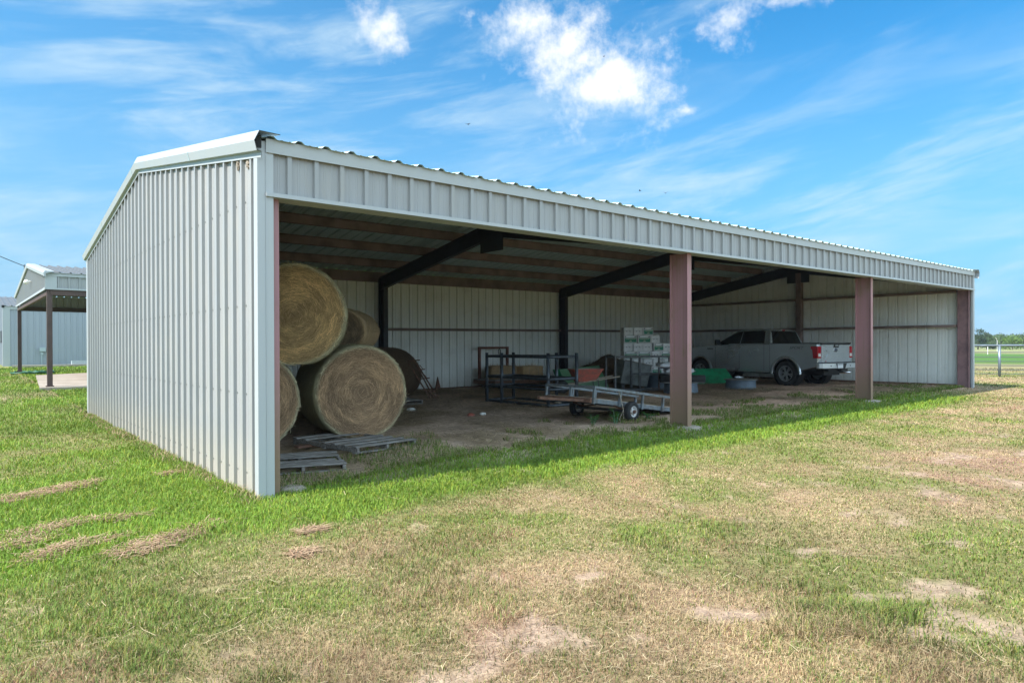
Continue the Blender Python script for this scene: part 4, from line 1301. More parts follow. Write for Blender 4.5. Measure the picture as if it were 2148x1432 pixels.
for yy in (Y0 + 0.07, Y1 - 0.07):
    tb('leaf_spring', 'rust', lambda m: m.tube([(-0.32, yy, FB - 0.002), (-0.15, yy, 0.045), (0, yy, 0.032), (0.15, yy, 0.045), (0.32, yy, FB - 0.002)], 0.018, 6))
for sy in (-1, 1):
    tb('tongue', 'rust', lambda m: m.beam((X0 - 0.046, sy * 0.42 + 0.03, FB + 0.03), (X0 - 0.62, 0.03 + sy * 0.035, FB + 0.0), 0.045, 0.045))
tb('coupler', 'rust', lambda m: m.bb(X0 - 0.80, X0 - 0.6, -0.01, 0.07, FB - 0.03, FB + 0.03), bevel=0.015)
def trailer_wheel(yy, s):
    Mx = Matrix.Translation((0, yy, 0)) @ Matrix.Rotation(R(90 * s), 4, 'X')
    mb = MB(); mb.lathe([(0.105, -0.055), (0.150, -0.064), (0.178, -0.052), (0.188, -0.03), (0.190, 0.0), (0.188, 0.03), (0.178, 0.052), (0.150, 0.064), (0.105, 0.055)], 32, Mx)
    for k_ in range(28):
        a = 2 * PI * k_ / 28
        mb.box(Mx @ Vector((0.188 * math.cos(a), 0.188 * math.sin(a), 0)), (0.012, 0.012, 0.085), (Mx.to_3x3() @ Matrix.Rotation(a, 3, 'Z')))
    w = mb.build('wheel', 'tyre', tr_root, smooth=False)
    rb = MB(); rb.lathe([(0.104, -0.056), (0.108, 0.056), (0.098, 0.052), (0.086, 0.02), (0.05, 0.028), (0.045, 0.05), (0.0, 0.052)], 28, Mx); rb.build('rim', 'rim_white', w, smooth=True)
    hb = MB(); hb.lathe([(0.034, 0.05), (0.034, 0.085), (0.024, 0.10), (0.0, 0.102)], 14, Mx)
    for k_ in range(5):
        a = 2 * PI * k_ / 5; p = Mx @ Vector((0.066 * math.cos(a), 0.066 * math.sin(a), 0.024)); q2 = Mx @ Vector((0.066 * math.cos(a), 0.066 * math.sin(a), 0.040)); hb.tube([p, q2], 0.009, 6)
    hb.build('hub', 'rust', w)
trailer_wheel(Y0 - 0.115, 1)
trailer_wheel(Y1 + 0.115, -1)
# twine dangling from the trailer
mb = MB()
mb.tube([(-0.30, Y0 - 0.05, RT + 0.02), (-0.22, Y0 - 0.06, 0.22), (-0.16, Y0 - 0.09, 0.02), (-0.25, Y0 - 0.10, -0.12), (-0.32, Y0 - 0.14, -0.18)], 0.006, 5)
mb.tube([(-0.16, Y0 - 0.055, FB), (-0.12, Y0 - 0.07, -0.02), (-0.10, Y0 - 0.06, -0.15)], 0.006, 5)
w_ = mb.build('twine', 'deck_wood'); w_.matrix_world = Matrix.Translation((7.5, 2.05, g1(7.5, 2.05) + 0.185)) @ Matrix.Rotation(R(3), 4, 'Z') @ Matrix.Rotation(TA, 4, 'Y')
tag(w_, 'loose pale twine hanging from the trailer side', 'twine')
# weeds round the near wheel
def weed(x, y, hgt, n, lab, seed):
    r = np.random.default_rng(seed)
    t = thing('weed', lab, 'weed', (x, y, g1(x, y)), 0, 'weeds by the trailer wheels')
    mb = MB()
    V, C = [], []
    for i in range(n):
        a = r.random() * 6.28; l = hgt * (0.5 + 0.6 * r.random()); out = 0.25 + 0.5 * r.random()
        p0 = Vector((0.03 * math.cos(a), 0.03 * math.sin(a), 0)); p1 = Vector((out * l * 0.6 * math.cos(a), out * l * 0.6 * math.sin(a), l * 0.7)); p2 = Vector((out * l * 1.2 * math.cos(a), out * l * 1.2 * math.sin(a), l * 0.95))
        mb.tube([p0, p1, p2], [0.004, 0.003, 0.0015], 4)
        for k_ in range(9):
            s_ = 0.15 + 0.85 * k_ / 8
            c = p0.lerp(p1, min(1, s_ * 1.6)) if s_ < 0.62 else p1.lerp(p2, (s_ - 0.62) / 0.38)
            b = r.random() * 6.28; L_ = 0.05 + 0.05 * r.random()
            dv = Vector((math.cos(b), math.sin(b), 0.3)) * L_; sv = Vector((-math.sin(b), math.cos(b), 0)) * L_ * 0.28
            V += [c, c + dv * .5 + sv, c + dv, c + dv * .5 - sv]
            cc = np.array((0.07, 0.17, 0.03)) * (0.6 + 0.8 * r.random()); C += [cc] * 4
    mb.build('stems', 'pale_green', t)
    n4 = len(V) // 4
    o = raw_mesh('leaves', np.array([tuple(v) for v in V]), np.arange(n4 * 4), np.arange(n4) * 4, np.full(n4, 4), np.array(C), MATS['blade']); o.parent = t
weed(7.05, 1.30, 0.30, 7, 'leafy green weed climbing by the near trailer wheel', 1)
weed(6.60, 1.45, 0.20, 6, 'low green weed in the gap between the trailer wheels', 2)
weed(7.85, 1.15, 0.16, 6, 'low green weed right of the near trailer wheel', 4)

# ------------------------------------------------------------------ wheelbarrow
t = thing('wheelbarrow', 'faded red wheelbarrow behind the trailer', 'wheelbarrow', (11.9, 6.75, g1(11.9, 6.75)), R(-28))
mb = MB()
def ringr(hx, hy, z, rr=0.14, n=6, sh=0.0):
    out = []
    for (sx, sy, a0) in ((1, 1, 0), (-1, 1, 90), (-1, -1, 180), (1, -1, 270)):
        for a in np.linspace(R(a0), R(a0 + 90), n):
            out.append((sx * (hx - rr) + rr * math.cos(a) + sh, sy * (hy - rr) + rr * math.sin(a), z))
    return out
rings = [ringr(0.30, 0.20, 0.36, 0.1, sh=-0.03), ringr(0.47, 0.33, 0.70, 0.14), ringr(0.49, 0.35, 0.705, 0.15), ringr(0.49, 0.35, 0.73, 0.15)]
inn = [ringr(0.46, 0.32, 0.73, 0.14), ringr(0.29, 0.19, 0.375, 0.1, sh=-0.03)]
n_ = len(rings[0])
vs = [p for rg_ in rings for p in rg_]
fs = [(i * n_ + j, i * n_ + (j + 1) % n_, (i + 1) * n_ + (j + 1) % n_, (i + 1) * n_ + j) for i in range(3) for j in range(n_)] + [tuple(range(n_ - 1, -1, -1))]
mb.add(vs, fs, 0)
vs = [p for rg_ in [rings[3]] + inn for p in rg_]
fs = [(i * n_ + j, i * n_ + (j + 1) % n_, (i + 1) * n_ + (j + 1) % n_, (i + 1) * n_ + j) for i in range(2) for j in range(n_)] + [tuple(2 * n_ + j for j in range(n_))]
mb.add(vs, fs, 1)
mb.build('tray', ['red_paint', 'tray_inside'], t, smooth=False)
for sy in (-1, 1):
    m2 = MB(); m2.beam((-0.75, sy * 0.10, 0.24), (0.95, sy * 0.30, 0.50), 0.035, 0.035); m2.build('handle', 'deck_wood', t)
    m2 = MB(); m2.tube([(0.30, sy * 0.24, 0.40), (0.36, sy * 0.26, 0.0)], 0.014, 6); m2.build('leg', 'rack_steel', t)
Mx = Matrix.Translation((-0.72, 0, 0.2)) @ Matrix.Rotation(R(90), 4, 'X')
m2 = MB(); m2.lathe([(0.11, -0.035), (0.17, -0.045), (0.20, -0.02), (0.20, 0.02), (0.17, 0.045), (0.11, 0.035), (0.02, 0.04), (0.0, 0.04)], 24, Mx); m2.build('wheel', 'tyre', t, smooth=True)

# ------------------------------------------------------------------ green sheet metal pieces
def sheet(name, label, cat, quad, m, th=0.012, extra=None, group=None):
    """bent sheet: four corners, thickness along its normal, with a returned lip on two edges"""
    P = [Vector(p) for p in quad]
    base = sum(P, Vector()) / 4
    n = (P[1] - P[0]).cross(P[3] - P[0]).normalized()
    t = thing(name, label, cat, tuple(P[0]), 0, group)
    L = [p - P[0] for p in P]
    mb = MB(); mb.add(L + [p + n * th for p in L], [(3, 2, 1, 0), (4, 5, 6, 7), (0, 1, 5, 4), (1, 2, 6, 5), (2, 3, 7, 6), (3, 0, 4, 7)])
    mb.build('panel', m, t, fix=True)
    return t, L, n
z0 = g1(13, 8.4)
t, L_, n_v = sheet('green_guard', 'pale green bent metal guard leaning behind the red wheelbarrow', 'guard',
      [(12.75, 8.35, z0 + 0.02), (14.0, 7.75, z0 + 0.03), (13.95, 8.15, z0 + 0.74), (12.75, 8.75, z0 + 0.63)], 'pale_green')
mb = MB(); mb.box(L_[0].lerp(L_[2], 0.62) - n_v * 0.008, (0.20, 0.02, 0.05), Matrix.Rotation(R(-28), 3, 'Z') @ Matrix.Rotation(R(18), 3, 'Y')); mb.build('slot', 'black_rubber', t)
mb = MB(); mb.beam(L_[1], L_[2], 0.03, 0.05); mb.build('lip', 'pale_green', t)
z0 = g1(12.3, 9.1)
t, L_, n_v = sheet('green_fender', 'small dark green metal fender on the floor by the second back column', 'fender',
      [(13.1, 9.3, z0 + 0.35), (13.75, 9.0, z0 + 0.30), (13.8, 9.25, z0 + 0.62), (13.2, 9.55, z0 + 0.60)], 'green_sheet')
mb = MB(); mb.beam((0.2, 0.0, -0.36), (0.2, 0.12, 0.1), 0.05, 0.05); mb.build('bracket', 'rack_steel', t)
z0 = g1(17.9, 6.7)
t, L_, n_v = sheet('green_sheet', 'bright green sheet metal leaning in front of the truck', 'sheet metal',
      [(17.72, 6.98, z0 + 0.02), (18.88, 6.14, z0 + 0.05), (18.98, 6.62, z0 + 0.52), (17.68, 7.48, z0 + 0.52)], 'green_sheet', 0.02)
for k_ in (0.27, 0.68):
    mb = MB(); a_ = L_[0].lerp(L_[1], k_) - n_v * 0.006; b_ = L_[3].lerp(L_[2], k_) - n_v * 0.006
    mb.beam(a_, b_, 0.07, 0.006, up=n_v); mb.build('rib', 'lid_grey' if False else 'green_sheet', t)
    for q_ in (a_.lerp(b_, 0.08), a_.lerp(b_, 0.93)):
        mb = MB(); mb.box(q_ - n_v * 0.008, (0.05, 0.02, 0.04)); mb.build('bolt', 'black_rubber', t)
mb = MB(); mb.beam(L_[0] - n_v * 0.004, L_[1] - n_v * 0.004, 0.03, 0.03); mb.build('lip', 'green_sheet', t)
mb = MB(); mb.beam((0.55, 0.55, 0.40), (0.60, 0.95, -0.02), 0.05, 0.05); mb.build('prop', 'rack_steel', t)

# ------------------------------------------------------------------ heap of old hay along the back wall
def hay_pile(x, y, lx, ly, hgt, rz, lab, seed, n):
    r = np.random.default_rng(seed)
    t = thing('hay_pile', lab, 'hay pile', (x, y, g1(x, y)), rz)
    gxx, gyy = np.meshgrid(np.linspace(-1, 1, 40), np.linspace(-1, 1, 26)); px_, py_ = gxx.ravel(), gyy.ravel()
    def hh(px_, py_):
        return np.clip(1.05 - np.hypot(px_, py_) ** 1.3 + 0.55 * (fbm(px_ * 1.0 + seed, py_, 0.5, seed, 4) - 0.5), -0.1, 2) * hgt
    V = np.stack([px_ * lx, py_ * ly, hh(px_, py_) - 0.03], -1)
    id_ = np.arange(26 * 40).reshape(26, 40); q_ = np.stack([id_[:-1, :-1], id_[:-1, 1:], id_[1:, 1:], id_[1:, :-1]], -1).reshape(-1, 4)
    C = np.array((0.15, 0.10, 0.065)) * (0.6 + 0.8 * fbm(px_ * 3, py_ * 3, 0.4, seed + 1, 3))[:, None]
    o = raw_mesh('mound', V, q_.ravel(), np.arange(len(q_)) * 4, np.full(len(q_), 4), C, MATS['straw'], smooth=True); o.parent = t
    a = r.random(n) * 6.28; rd = np.sqrt(r.random(n)); px_, py_ = rd * np.cos(a), rd * np.sin(a)
    P = np.stack([px_ * lx, py_ * ly, hh(px_, py_)], -1); d = r.normal(0, 1, (n, 3)) * np.array((0.1, 0.1, 0.04)); s = np.cross(d, (0, 0, 1.0)); s /= np.linalg.norm(s, axis=1)[:, None] + 1e-9; s *= 0.006
    V = np.stack([P - s, P + s, P + d + s * .5, P + d - s * .5], 1).reshape(-1, 3)
    C = np.array((0.24, 0.16, 0.095)) * (0.5 + 1.0 * r.random((n, 1)))
    w = raw_mesh('wisps', V, np.arange(n * 4), np.arange(n) * 4, np.full(n, 4), np.repeat(C, 4, axis=0), MATS['straw']); w.parent = t; w['kind'] = 'stuff'
hay_pile(16.6, 10.1, 2.2, 1.1, 0.92, R(-12), 'dark mound of old hay against the back wall, left of the cartons', 7, 3000)

# ------------------------------------------------------------------ steel rack
t = thing('steel_rack', 'dark steel rack of welded angle iron in front of the white cartons', 'rack', (12.75, 6.35, g1(13.5, 6.2)), R(-22))
RX = (0.0, 0.80, 1.80); 
for (xx, yy) in ((0, 0), (0.82, 0), (1.84, 0), (0.0, 0.62), (0.86, 0.62), (1.84, 0.62)):
    mb = MB(); mb.bb(xx - 0.026, xx + 0.026, yy - 0.026, yy + 0.026, 0.0, 1.03); mb.build('leg', 'rack_steel', t)
for yy in (0.0, 0.62):
    mb = MB(); mb.bb(-0.03, 1.87, yy - 0.03, yy + 0.03, 1.031, 1.085); mb.build('top_bar', 'rack_steel', t)
for xx in (0.0, 0.84, 1.84):
    mb = MB(); mb.bb(xx - 0.028, xx + 0.028, 0.031, 0.589, 1.03, 1.084); mb.build('cross_bar', 'rack_steel', t)
for yy in (0.0, 0.62):
    mb = MB(); mb.bb(0.85, 1.81, yy - 0.022, yy + 0.022, 0.50, 0.55); mb.build('shelf_bar', 'rack_steel', t)
    mb = MB(); mb.bb(0.03, 1.81, yy - 0.022, yy + 0.022, 0.03, 0.075); mb.build('base_bar', 'rack_steel', t)
# chain hanging on the rack
pts = MB()
ch = thing('rusty_chain', 'rusty chain hanging from the shelf bar of the steel rack', 'chain', (14.02, 5.72, g1(14, 5.7)), R(-22))
for i in range(16):
    z = 0.56 - 0.034 * i
    mb = MB(); a0 = R(90 * (i % 2))
    mb.tube([(0.012 * math.sin(i) + 0.016 * math.cos(b) * math.cos(a0), 0.016 * math.cos(b) * math.sin(a0), z + 0.026 * math.sin(b)) for b in np.linspace(0, 2 * PI, 9)[:-1]], 0.007, 5, closed=True)
    if i < 16: mb.build('link', 'rust', ch)

# ------------------------------------------------------------------ white cartons
CU = Vector((math.cos(R(-31)), math.sin(R(-31)), 0)); CN = Vector((CU.y, -CU.x, 0))     # along the row, and towards the lawn
CB = Vector((14.98, 8.02, 0)); CZ = g1(15.6, 7.6) + 0.13
def carton(u, row, w, face, lab, dep=0.36, push=0.0, tw=0.0):
    h = 0.262
    c = CB + CU * (u + w / 2) + CN * push
    t = thing('carton', lab, 'carton', (c.x, c.y, CZ + row * 0.268), R(-31) + tw, 'white cartons stacked behind the rack')
    mb = MB(); mb.bb(-w / 2 + 0.004, w / 2 - 0.004, -dep / 2, dep / 2, 0.0, h)
    mb.build('box', 'carton', t, bevel=0.012)
    y0 = -dep / 2
    if face == 'label':
        m2 = MB(); m2.bb(-w / 2 + 0.035, w / 2 - 0.03, y0 - 0.003, y0 + 0.001, 0.03, 0.175); lb = m2.build('label', 'carton_label', t)
        m2 = MB()
        m2.bb(-w / 2 + 0.07, w / 2 - 0.06, y0 - 0.0045, y0 - 0.0032, 0.125, 0.150)
        m2.build('print_band', 'carton_art', lb)
        m2 = MB(); m2.add([(-0.07, y0 - 0.0045, 0.045), (0.06, y0 - 0.0045, 0.045), (0.03, y0 - 0.0045, 0.085), (0.0, y0 - 0.0045, 0.098), (-0.03, y0 - 0.0045, 0.075),
                           (-0.07, y0 - 0.0032, 0.045), (0.06, y0 - 0.0032, 0.045), (0.03, y0 - 0.0032, 0.085), (0.0, y0 - 0.0032, 0.098), (-0.03, y0 - 0.0032, 0.075)],
                          [(0, 1, 2, 3, 4), (9, 8, 7, 6, 5), (0, 5, 6, 1), (1, 6, 7, 2), (2, 7, 8, 3), (3, 8, 9, 4), (4, 9, 5, 0)]); m2.build('print_picture', 'carton_art', lb)
        m2 = MB(); m2.lathe([(0.0, 0.0), (0.020, 0.0), (0.020, 0.003)], 10, Matrix.Translation((-w / 2 + 0.055, y0 - 0.0005, 0.218)) @ Matrix.Rotation(R(90), 4, 'X')); m2.build('print_dot', 'carton_ink', t)
        m2 = MB(); m2.add([(w / 2 - 0.125, y0 - 0.003, 0.205), (w / 2 - 0.03, y0 - 0.003, 0.200), (w / 2 - 0.03, y0 - 0.003, 0.240),
                           (w / 2 - 0.125, y0 + 0.001, 0.205), (w / 2 - 0.03, y0 + 0.001, 0.200), (w / 2 - 0.03, y0 + 0.001, 0.240)], [(0, 1, 2), (5, 4, 3), (0, 3, 4, 1), (1, 4, 5, 2), (2, 5, 3, 0)]); m2.build('print_wedge', 'carton_ink', t)
    else:
        for dx in (-0.055, 0.055):
            m2 = MB(); m2.bb(dx - 0.020, dx + 0.020, y0 - 0.003, y0 + 0.001, 0.120, 0.138); m2.build('hand_hole', 'carton_ink', t)
        m2 = MB(); m2.bb(-w / 2 + 0.02, w / 2 - 0.02, y0 - 0.002, y0 + 0.001, 0.150, 0.156); m2.build('flap_seam', 'grey_sheet', t)
ROWS = [
    (6, 0.00, [(0.33, 'e'), (0.33, 'e'), (0.38, 'label')]),
    (5, 0.02, [(0.47, 'label'), (0.46, 'label'), (0.32, 'e')]),
    (4, 0.00, [(0.33, 'e'), (0.34, 'e'), (0.34, 'e'), (0.38, 'label'), (0.27, 'e')]),
    (3, 0.02, [(0.47, 'label'), (0.47, 'label'), (0.34, 'e'), (0.36, 'label')]),
    (2, 0.00, [(0.33, 'e'), (0.34, 'e'), (0.34, 'e'), (0.32, 'e'), (0.34, 'label')]),
    (1, 0.02, [(0.47, 'label'), (0.47, 'label'), (0.38, 'label'), (0.30, 'e')]),
    (0, 0.00, [(0.33, 'e'), (0.34, 'e'), (0.34, 'e'), (0.32, 'e'), (0.34, 'label')]),
]
ORD = ['leftmost', 'second from left', 'third from left', 'fourth from left', 'fifth from left']
RN = ['bottom row', 'second row up', 'third row up', 'fourth row up', 'fifth row up', 'row under the topmost', 'topmost row']
rc = random.Random(5)
for row, u, items in ROWS:
    for i, (w, f) in enumerate(items):
        lab = 'white carton %s, %s in the %s' % ('with green label' if f == 'label' else 'showing plain end', ORD[i], RN[row])
        carton(u, row, w, f, lab, push=rc.uniform(-0.02, 0.02) + (0.05 if (row, i) in ((1, 2), (4, 3)) else 0), tw=R(rc.uniform(-2.5, 2.5)))
        u += w + 0.006
pc = CB + CU * 0.87 + CN * 0.0
t = pallet('pallet carrying the white cartons', pc.x, pc.y, g1(pc.x, pc.y) + 0.0, R(-31), w=1.75, d=0.5, seed=21)
t['group'] = 'old wooden pallets under the bales'

# leaning grey sheet-metal hopper in front of the cartons
z0 = g1(14.4, 7.1)
t = thing('feed_hopper', 'grey sheet-metal hopper lying between the rack and the cartons', 'hopper', (14.45, 7.05, z0), R(-25))
mb = MB()
top = [(-0.45, -0.30, 0.92), (0.50, -0.26, 0.74), (0.72, 0.25, 0.72), (-0.45, 0.30, 0.95)]
bot = [(-0.62, -0.34, 0.20), (0.30, -0.30, 0.06), (0.50, 0.30, 0.06), (-0.60, 0.34, 0.2)]
mb.add(bot + top, [(3, 2, 1, 0), (4, 5, 6, 7), (0, 1, 5, 4), (1, 2, 6, 5), (2, 3, 7, 6), (3, 0, 4, 7)])
mb.build('shell', 'grey_sheet', t, fix=True, bevel=0.02)
mb = MB(); mb.beam((-0.45, -0.33, 0.925), (0.50, -0.29, 0.745), 0.05, 0.03); mb.build('rim', 'lid_grey', t)
mb = MB(); mb.bb(-0.55, -0.45, -0.25, 0.25, 0.0, 0.2); mb.build('foot', 'rack_steel', t)
# tubs
def tub(label, x, y, r0, r1, h, cat='tub', lid=False):
    t = thing('plastic_tub', label, cat, (x, y, g1(x, y)))
    mb = MB(); mb.lathe([(0, 0.005), (r0 * 0.98, 0.0), (r0, 0.03), (r0 * 0.5 + r1 * 0.5, h * 0.5), (r1, h - 0.03), (r1 + 0.02, h - 0.025), (r1 + 0.02, h), (r1 - 0.02, h), (r1 - 0.03, h - 0.05), (r0 * 0.9, 0.05), (0, 0.05)], 40)
    mb.build('body', 'tank_grey', t, smooth=False)
    return t
t = tub('grey-blue round tub turned over behind the steel rack', 15.35, 6.72, 0.50, 0.47, 0.48)
t = tub('grey-blue tub with sacks on it, just right of the near post', 14.05, 4.95, 0.50, 0.47, 0.30)
tp = (14.05, 4.95, g1(14.05, 4.95) + 0.30)
mb = MB()
o = thing('rubber_mat', 'dark rolled rubber mat lying across the sack tub', 'mat', tp, R(-35))
mb.tube([(-0.62, 0.02, 0.13), (0.70, -0.05, 0.10)], 0.12, 18); mb.build('roll', 'black_rubber', o, smooth=True)
mb = MB(); mb.bb(-0.6, 0.6, -0.35, 0.25, 0.006, 0.02); mb.build('flap', 'lid_grey', o)
def sack(x, y, z, sx, sy, sz, rz, lab):
    t = thing('sack', lab, 'sack', (x, y, z), rz, 'pale sacks on the tub')
    bm = bmesh.new(); bmesh.ops.create_cube(bm, size=1.0)
    bmesh.ops.subdivide_edges(bm, edges=bm.edges[:], cuts=6, use_grid_fill=True)
    for v in bm.verts:
        p = v.co
        k_ = 1 - 0.75 * max(abs(p.x) * 2, 0) ** 6 * 0.8
        v.co = Vector((p.x * sx * (1 - 0.05 * (2 * p.y) ** 4), p.y * sy * (1 - 0.08 * (2 * p.x) ** 4), p.z * sz * k_ * (1 - 0.7 * (2 * abs(p.y)) ** 4) + 0.5 * sz + 0.03 * math.sin(p.x * 9) * math.sin(p.y * 7)))
    me = bpy.data.meshes.new('bag'); bm.to_mesh(me); bm.free(); me.materials.append(MATS['sack'])
    me.polygons.foreach_set('use_smooth', [True] * len(me.polygons))
    o = bpy.data.objects.new('bag', me); COL.objects.link(o); o.parent = t
    mb = MB(); mb.bb(sx / 2 - 0.01, sx / 2 + 0.03, -sy * 0.4, sy * 0.4, sz * 0.46, sz * 0.54); mb.build('sewn_end', 'sack', t)
sack(14.15, 5.10, tp[2] + 0.235, 0.85, 0.45, 0.20, R(-38), 'pale sack lying lower on the sack tub')
sack(13.92, 5.26, tp[2] + 0.43, 0.75, 0.42, 0.16, R(-30), 'pale sack lying on top of the other sack')
t = tub('grey-blue tub with a wide lid and crumpled foil, in front of the truck', 16.85, 4.70, 0.47, 0.45, 0.30)
mb = MB(); mb.lathe([(0, 0.33), (0.40, 0.325), (0.53, 0.312), (0.535, 0.302), (0.0, 0.301)], 36); mb.build('lid', 'lid_grey', t)
o = thing('crumpled_foil', 'crumpled shiny foil lying on the lidded tub', 'foil', (16.82, 4.72, g1(16.85, 4.7) + 0.334))
r_ = np.random.default_rng(3)
bm = bmesh.new(); bmesh.ops.create_icosphere(bm, subdivisions=3, radius=1.0)
for v in bm.verts:
    k_ = 0.6 + 0.8 * r_.random(); v.co = Vector((v.co.x * 0.17 * k_, v.co.y * 0.11 * k_, (v.co.z + 1) * 0.035 * k_))
me = bpy.data.meshes.new('wrap'); bm.to_mesh(me); bm.free(); me.materials.append(MATS['foil'])
oo = bpy.data.objects.new('wrap', me); COL.objects.link(oo); oo.parent = o
mb = MB(); mb.tube([(-0.05, 0.1, 0.0), (0.0, 0.15, 0.09), (0.12, 0.12, 0.10), (0.25, 0.05, 0.02)], 0.018, 6); mb.build('cord', 'black_rubber', o)
# stray bits on the floor
for i, (x, y, s, m, lab) in enumerate(((5.45, 5.95, 0.10, 'white_paint', 'crumpled white scrap near the pallet bale'), (5.9, 4.3, 0.08, 'red_paint', 'small red scrap on the barn floor'),
                                     (6.15, 4.2, 0.07, 'white_paint', 'flat white scrap beside the red one'), (9.0, 4.9, 0.09, 'stone', 'pale stone at the foot of the hay feeder'))):
    bm = bmesh.new(); bmesh.ops.create_icosphere(bm, subdivisions=2, radius=s)
    for v in bm.verts: v.co = Vector((v.co.x * (0.7 + 0.6 * r_.random()), v.co.y * (0.7 + 0.6 * r_.random()), v.co.z * 0.5))
    me = bpy.data.meshes.new('scrap'); bm.to_mesh(me); bm.free(); me.materials.append(MATS[m])
    oo = bpy.data.objects.new('floor_scrap' if m != 'stone' else 'stone', me); COL.objects.link(oo); oo.location = (x, y, g1(x, y) + s * 0.3)
    tag(oo, lab, 'scrap' if m != 'stone' else 'stone')
# ------------------------------------------------------------------ pickup truck
mat('truck_paint', (0.58, 0.62, 0.66), 0.26, metal=0.72, coat=0.8, var=0.06, scale=2.0)
mat('truck_glass', (0.004, 0.005, 0.006), 0.08, spec=0.3)
mat('truck_black', (0.012, 0.012, 0.013), 0.5)
mat('bumper_silver', (0.62, 0.65, 0.67), 0.3, metal=0.35)
mat('chrome', (0.70, 0.72, 0.74), 0.16, metal=1.0)
mat('lamp_red', (0.42, 0.006, 0.018), 0.12, coat=0.6)
mat('lamp_clear', (0.75, 0.70, 0.68), 0.15)
mat('wheel_alloy', (0.30, 0.31, 0.32), 0.35, metal=0.3)
mat('plate_white', (0.72, 0.74, 0.76), 0.5)
mat('badge_blue', (0.008, 0.016, 0.07), 0.25, coat=0.5)
TX, TY = 20.10, 4.30
truck = thing('pickup_truck', 'silver crew-cab pickup truck parked nose-in at the far end of the barn', 'truck', (TX, TY, g1(TX, TY) + 0.0), R(-6.8))
HW = 0.985
def arch(c, r, a0, a1, n=12, zc=0.42):
    return [(c + r * math.cos(a), zc + r * math.sin(a)) for a in np.linspace(a0, a1, n)]
ra = 0.50
side = [(-1.16, 0.66), (-1.175, 1.0), (-1.15, 1.385), (-1.12, 1.405)]
side += [(0.60, 1.425), (0.62, 1.40), (3.0, 1.375), (3.10, 1.36), (3.9, 1.31), (4.35, 1.24), (4.58, 1.12), (4.63, 0.95), (4.60, 0.60), (4.40, 0.47)]
side += [(3.68 + math.sqrt(ra ** 2 - 0.06 ** 2), 0.48)] + arch(3.68, ra, 0.15, PI - 0.15) + [(3.16, 0.42), (0.52, 0.42)]
side += arch(0.0, ra, 0.15, PI - 0.15) + [(-0.55, 0.52)]
mb = MB(); mb.prism(side, lambda y, z: (-HW, y, z), lambda y, z: (HW, y, z))
body = mb.build('body', 'truck_paint', truck, fix=True, bevel=0.045, segs=3)
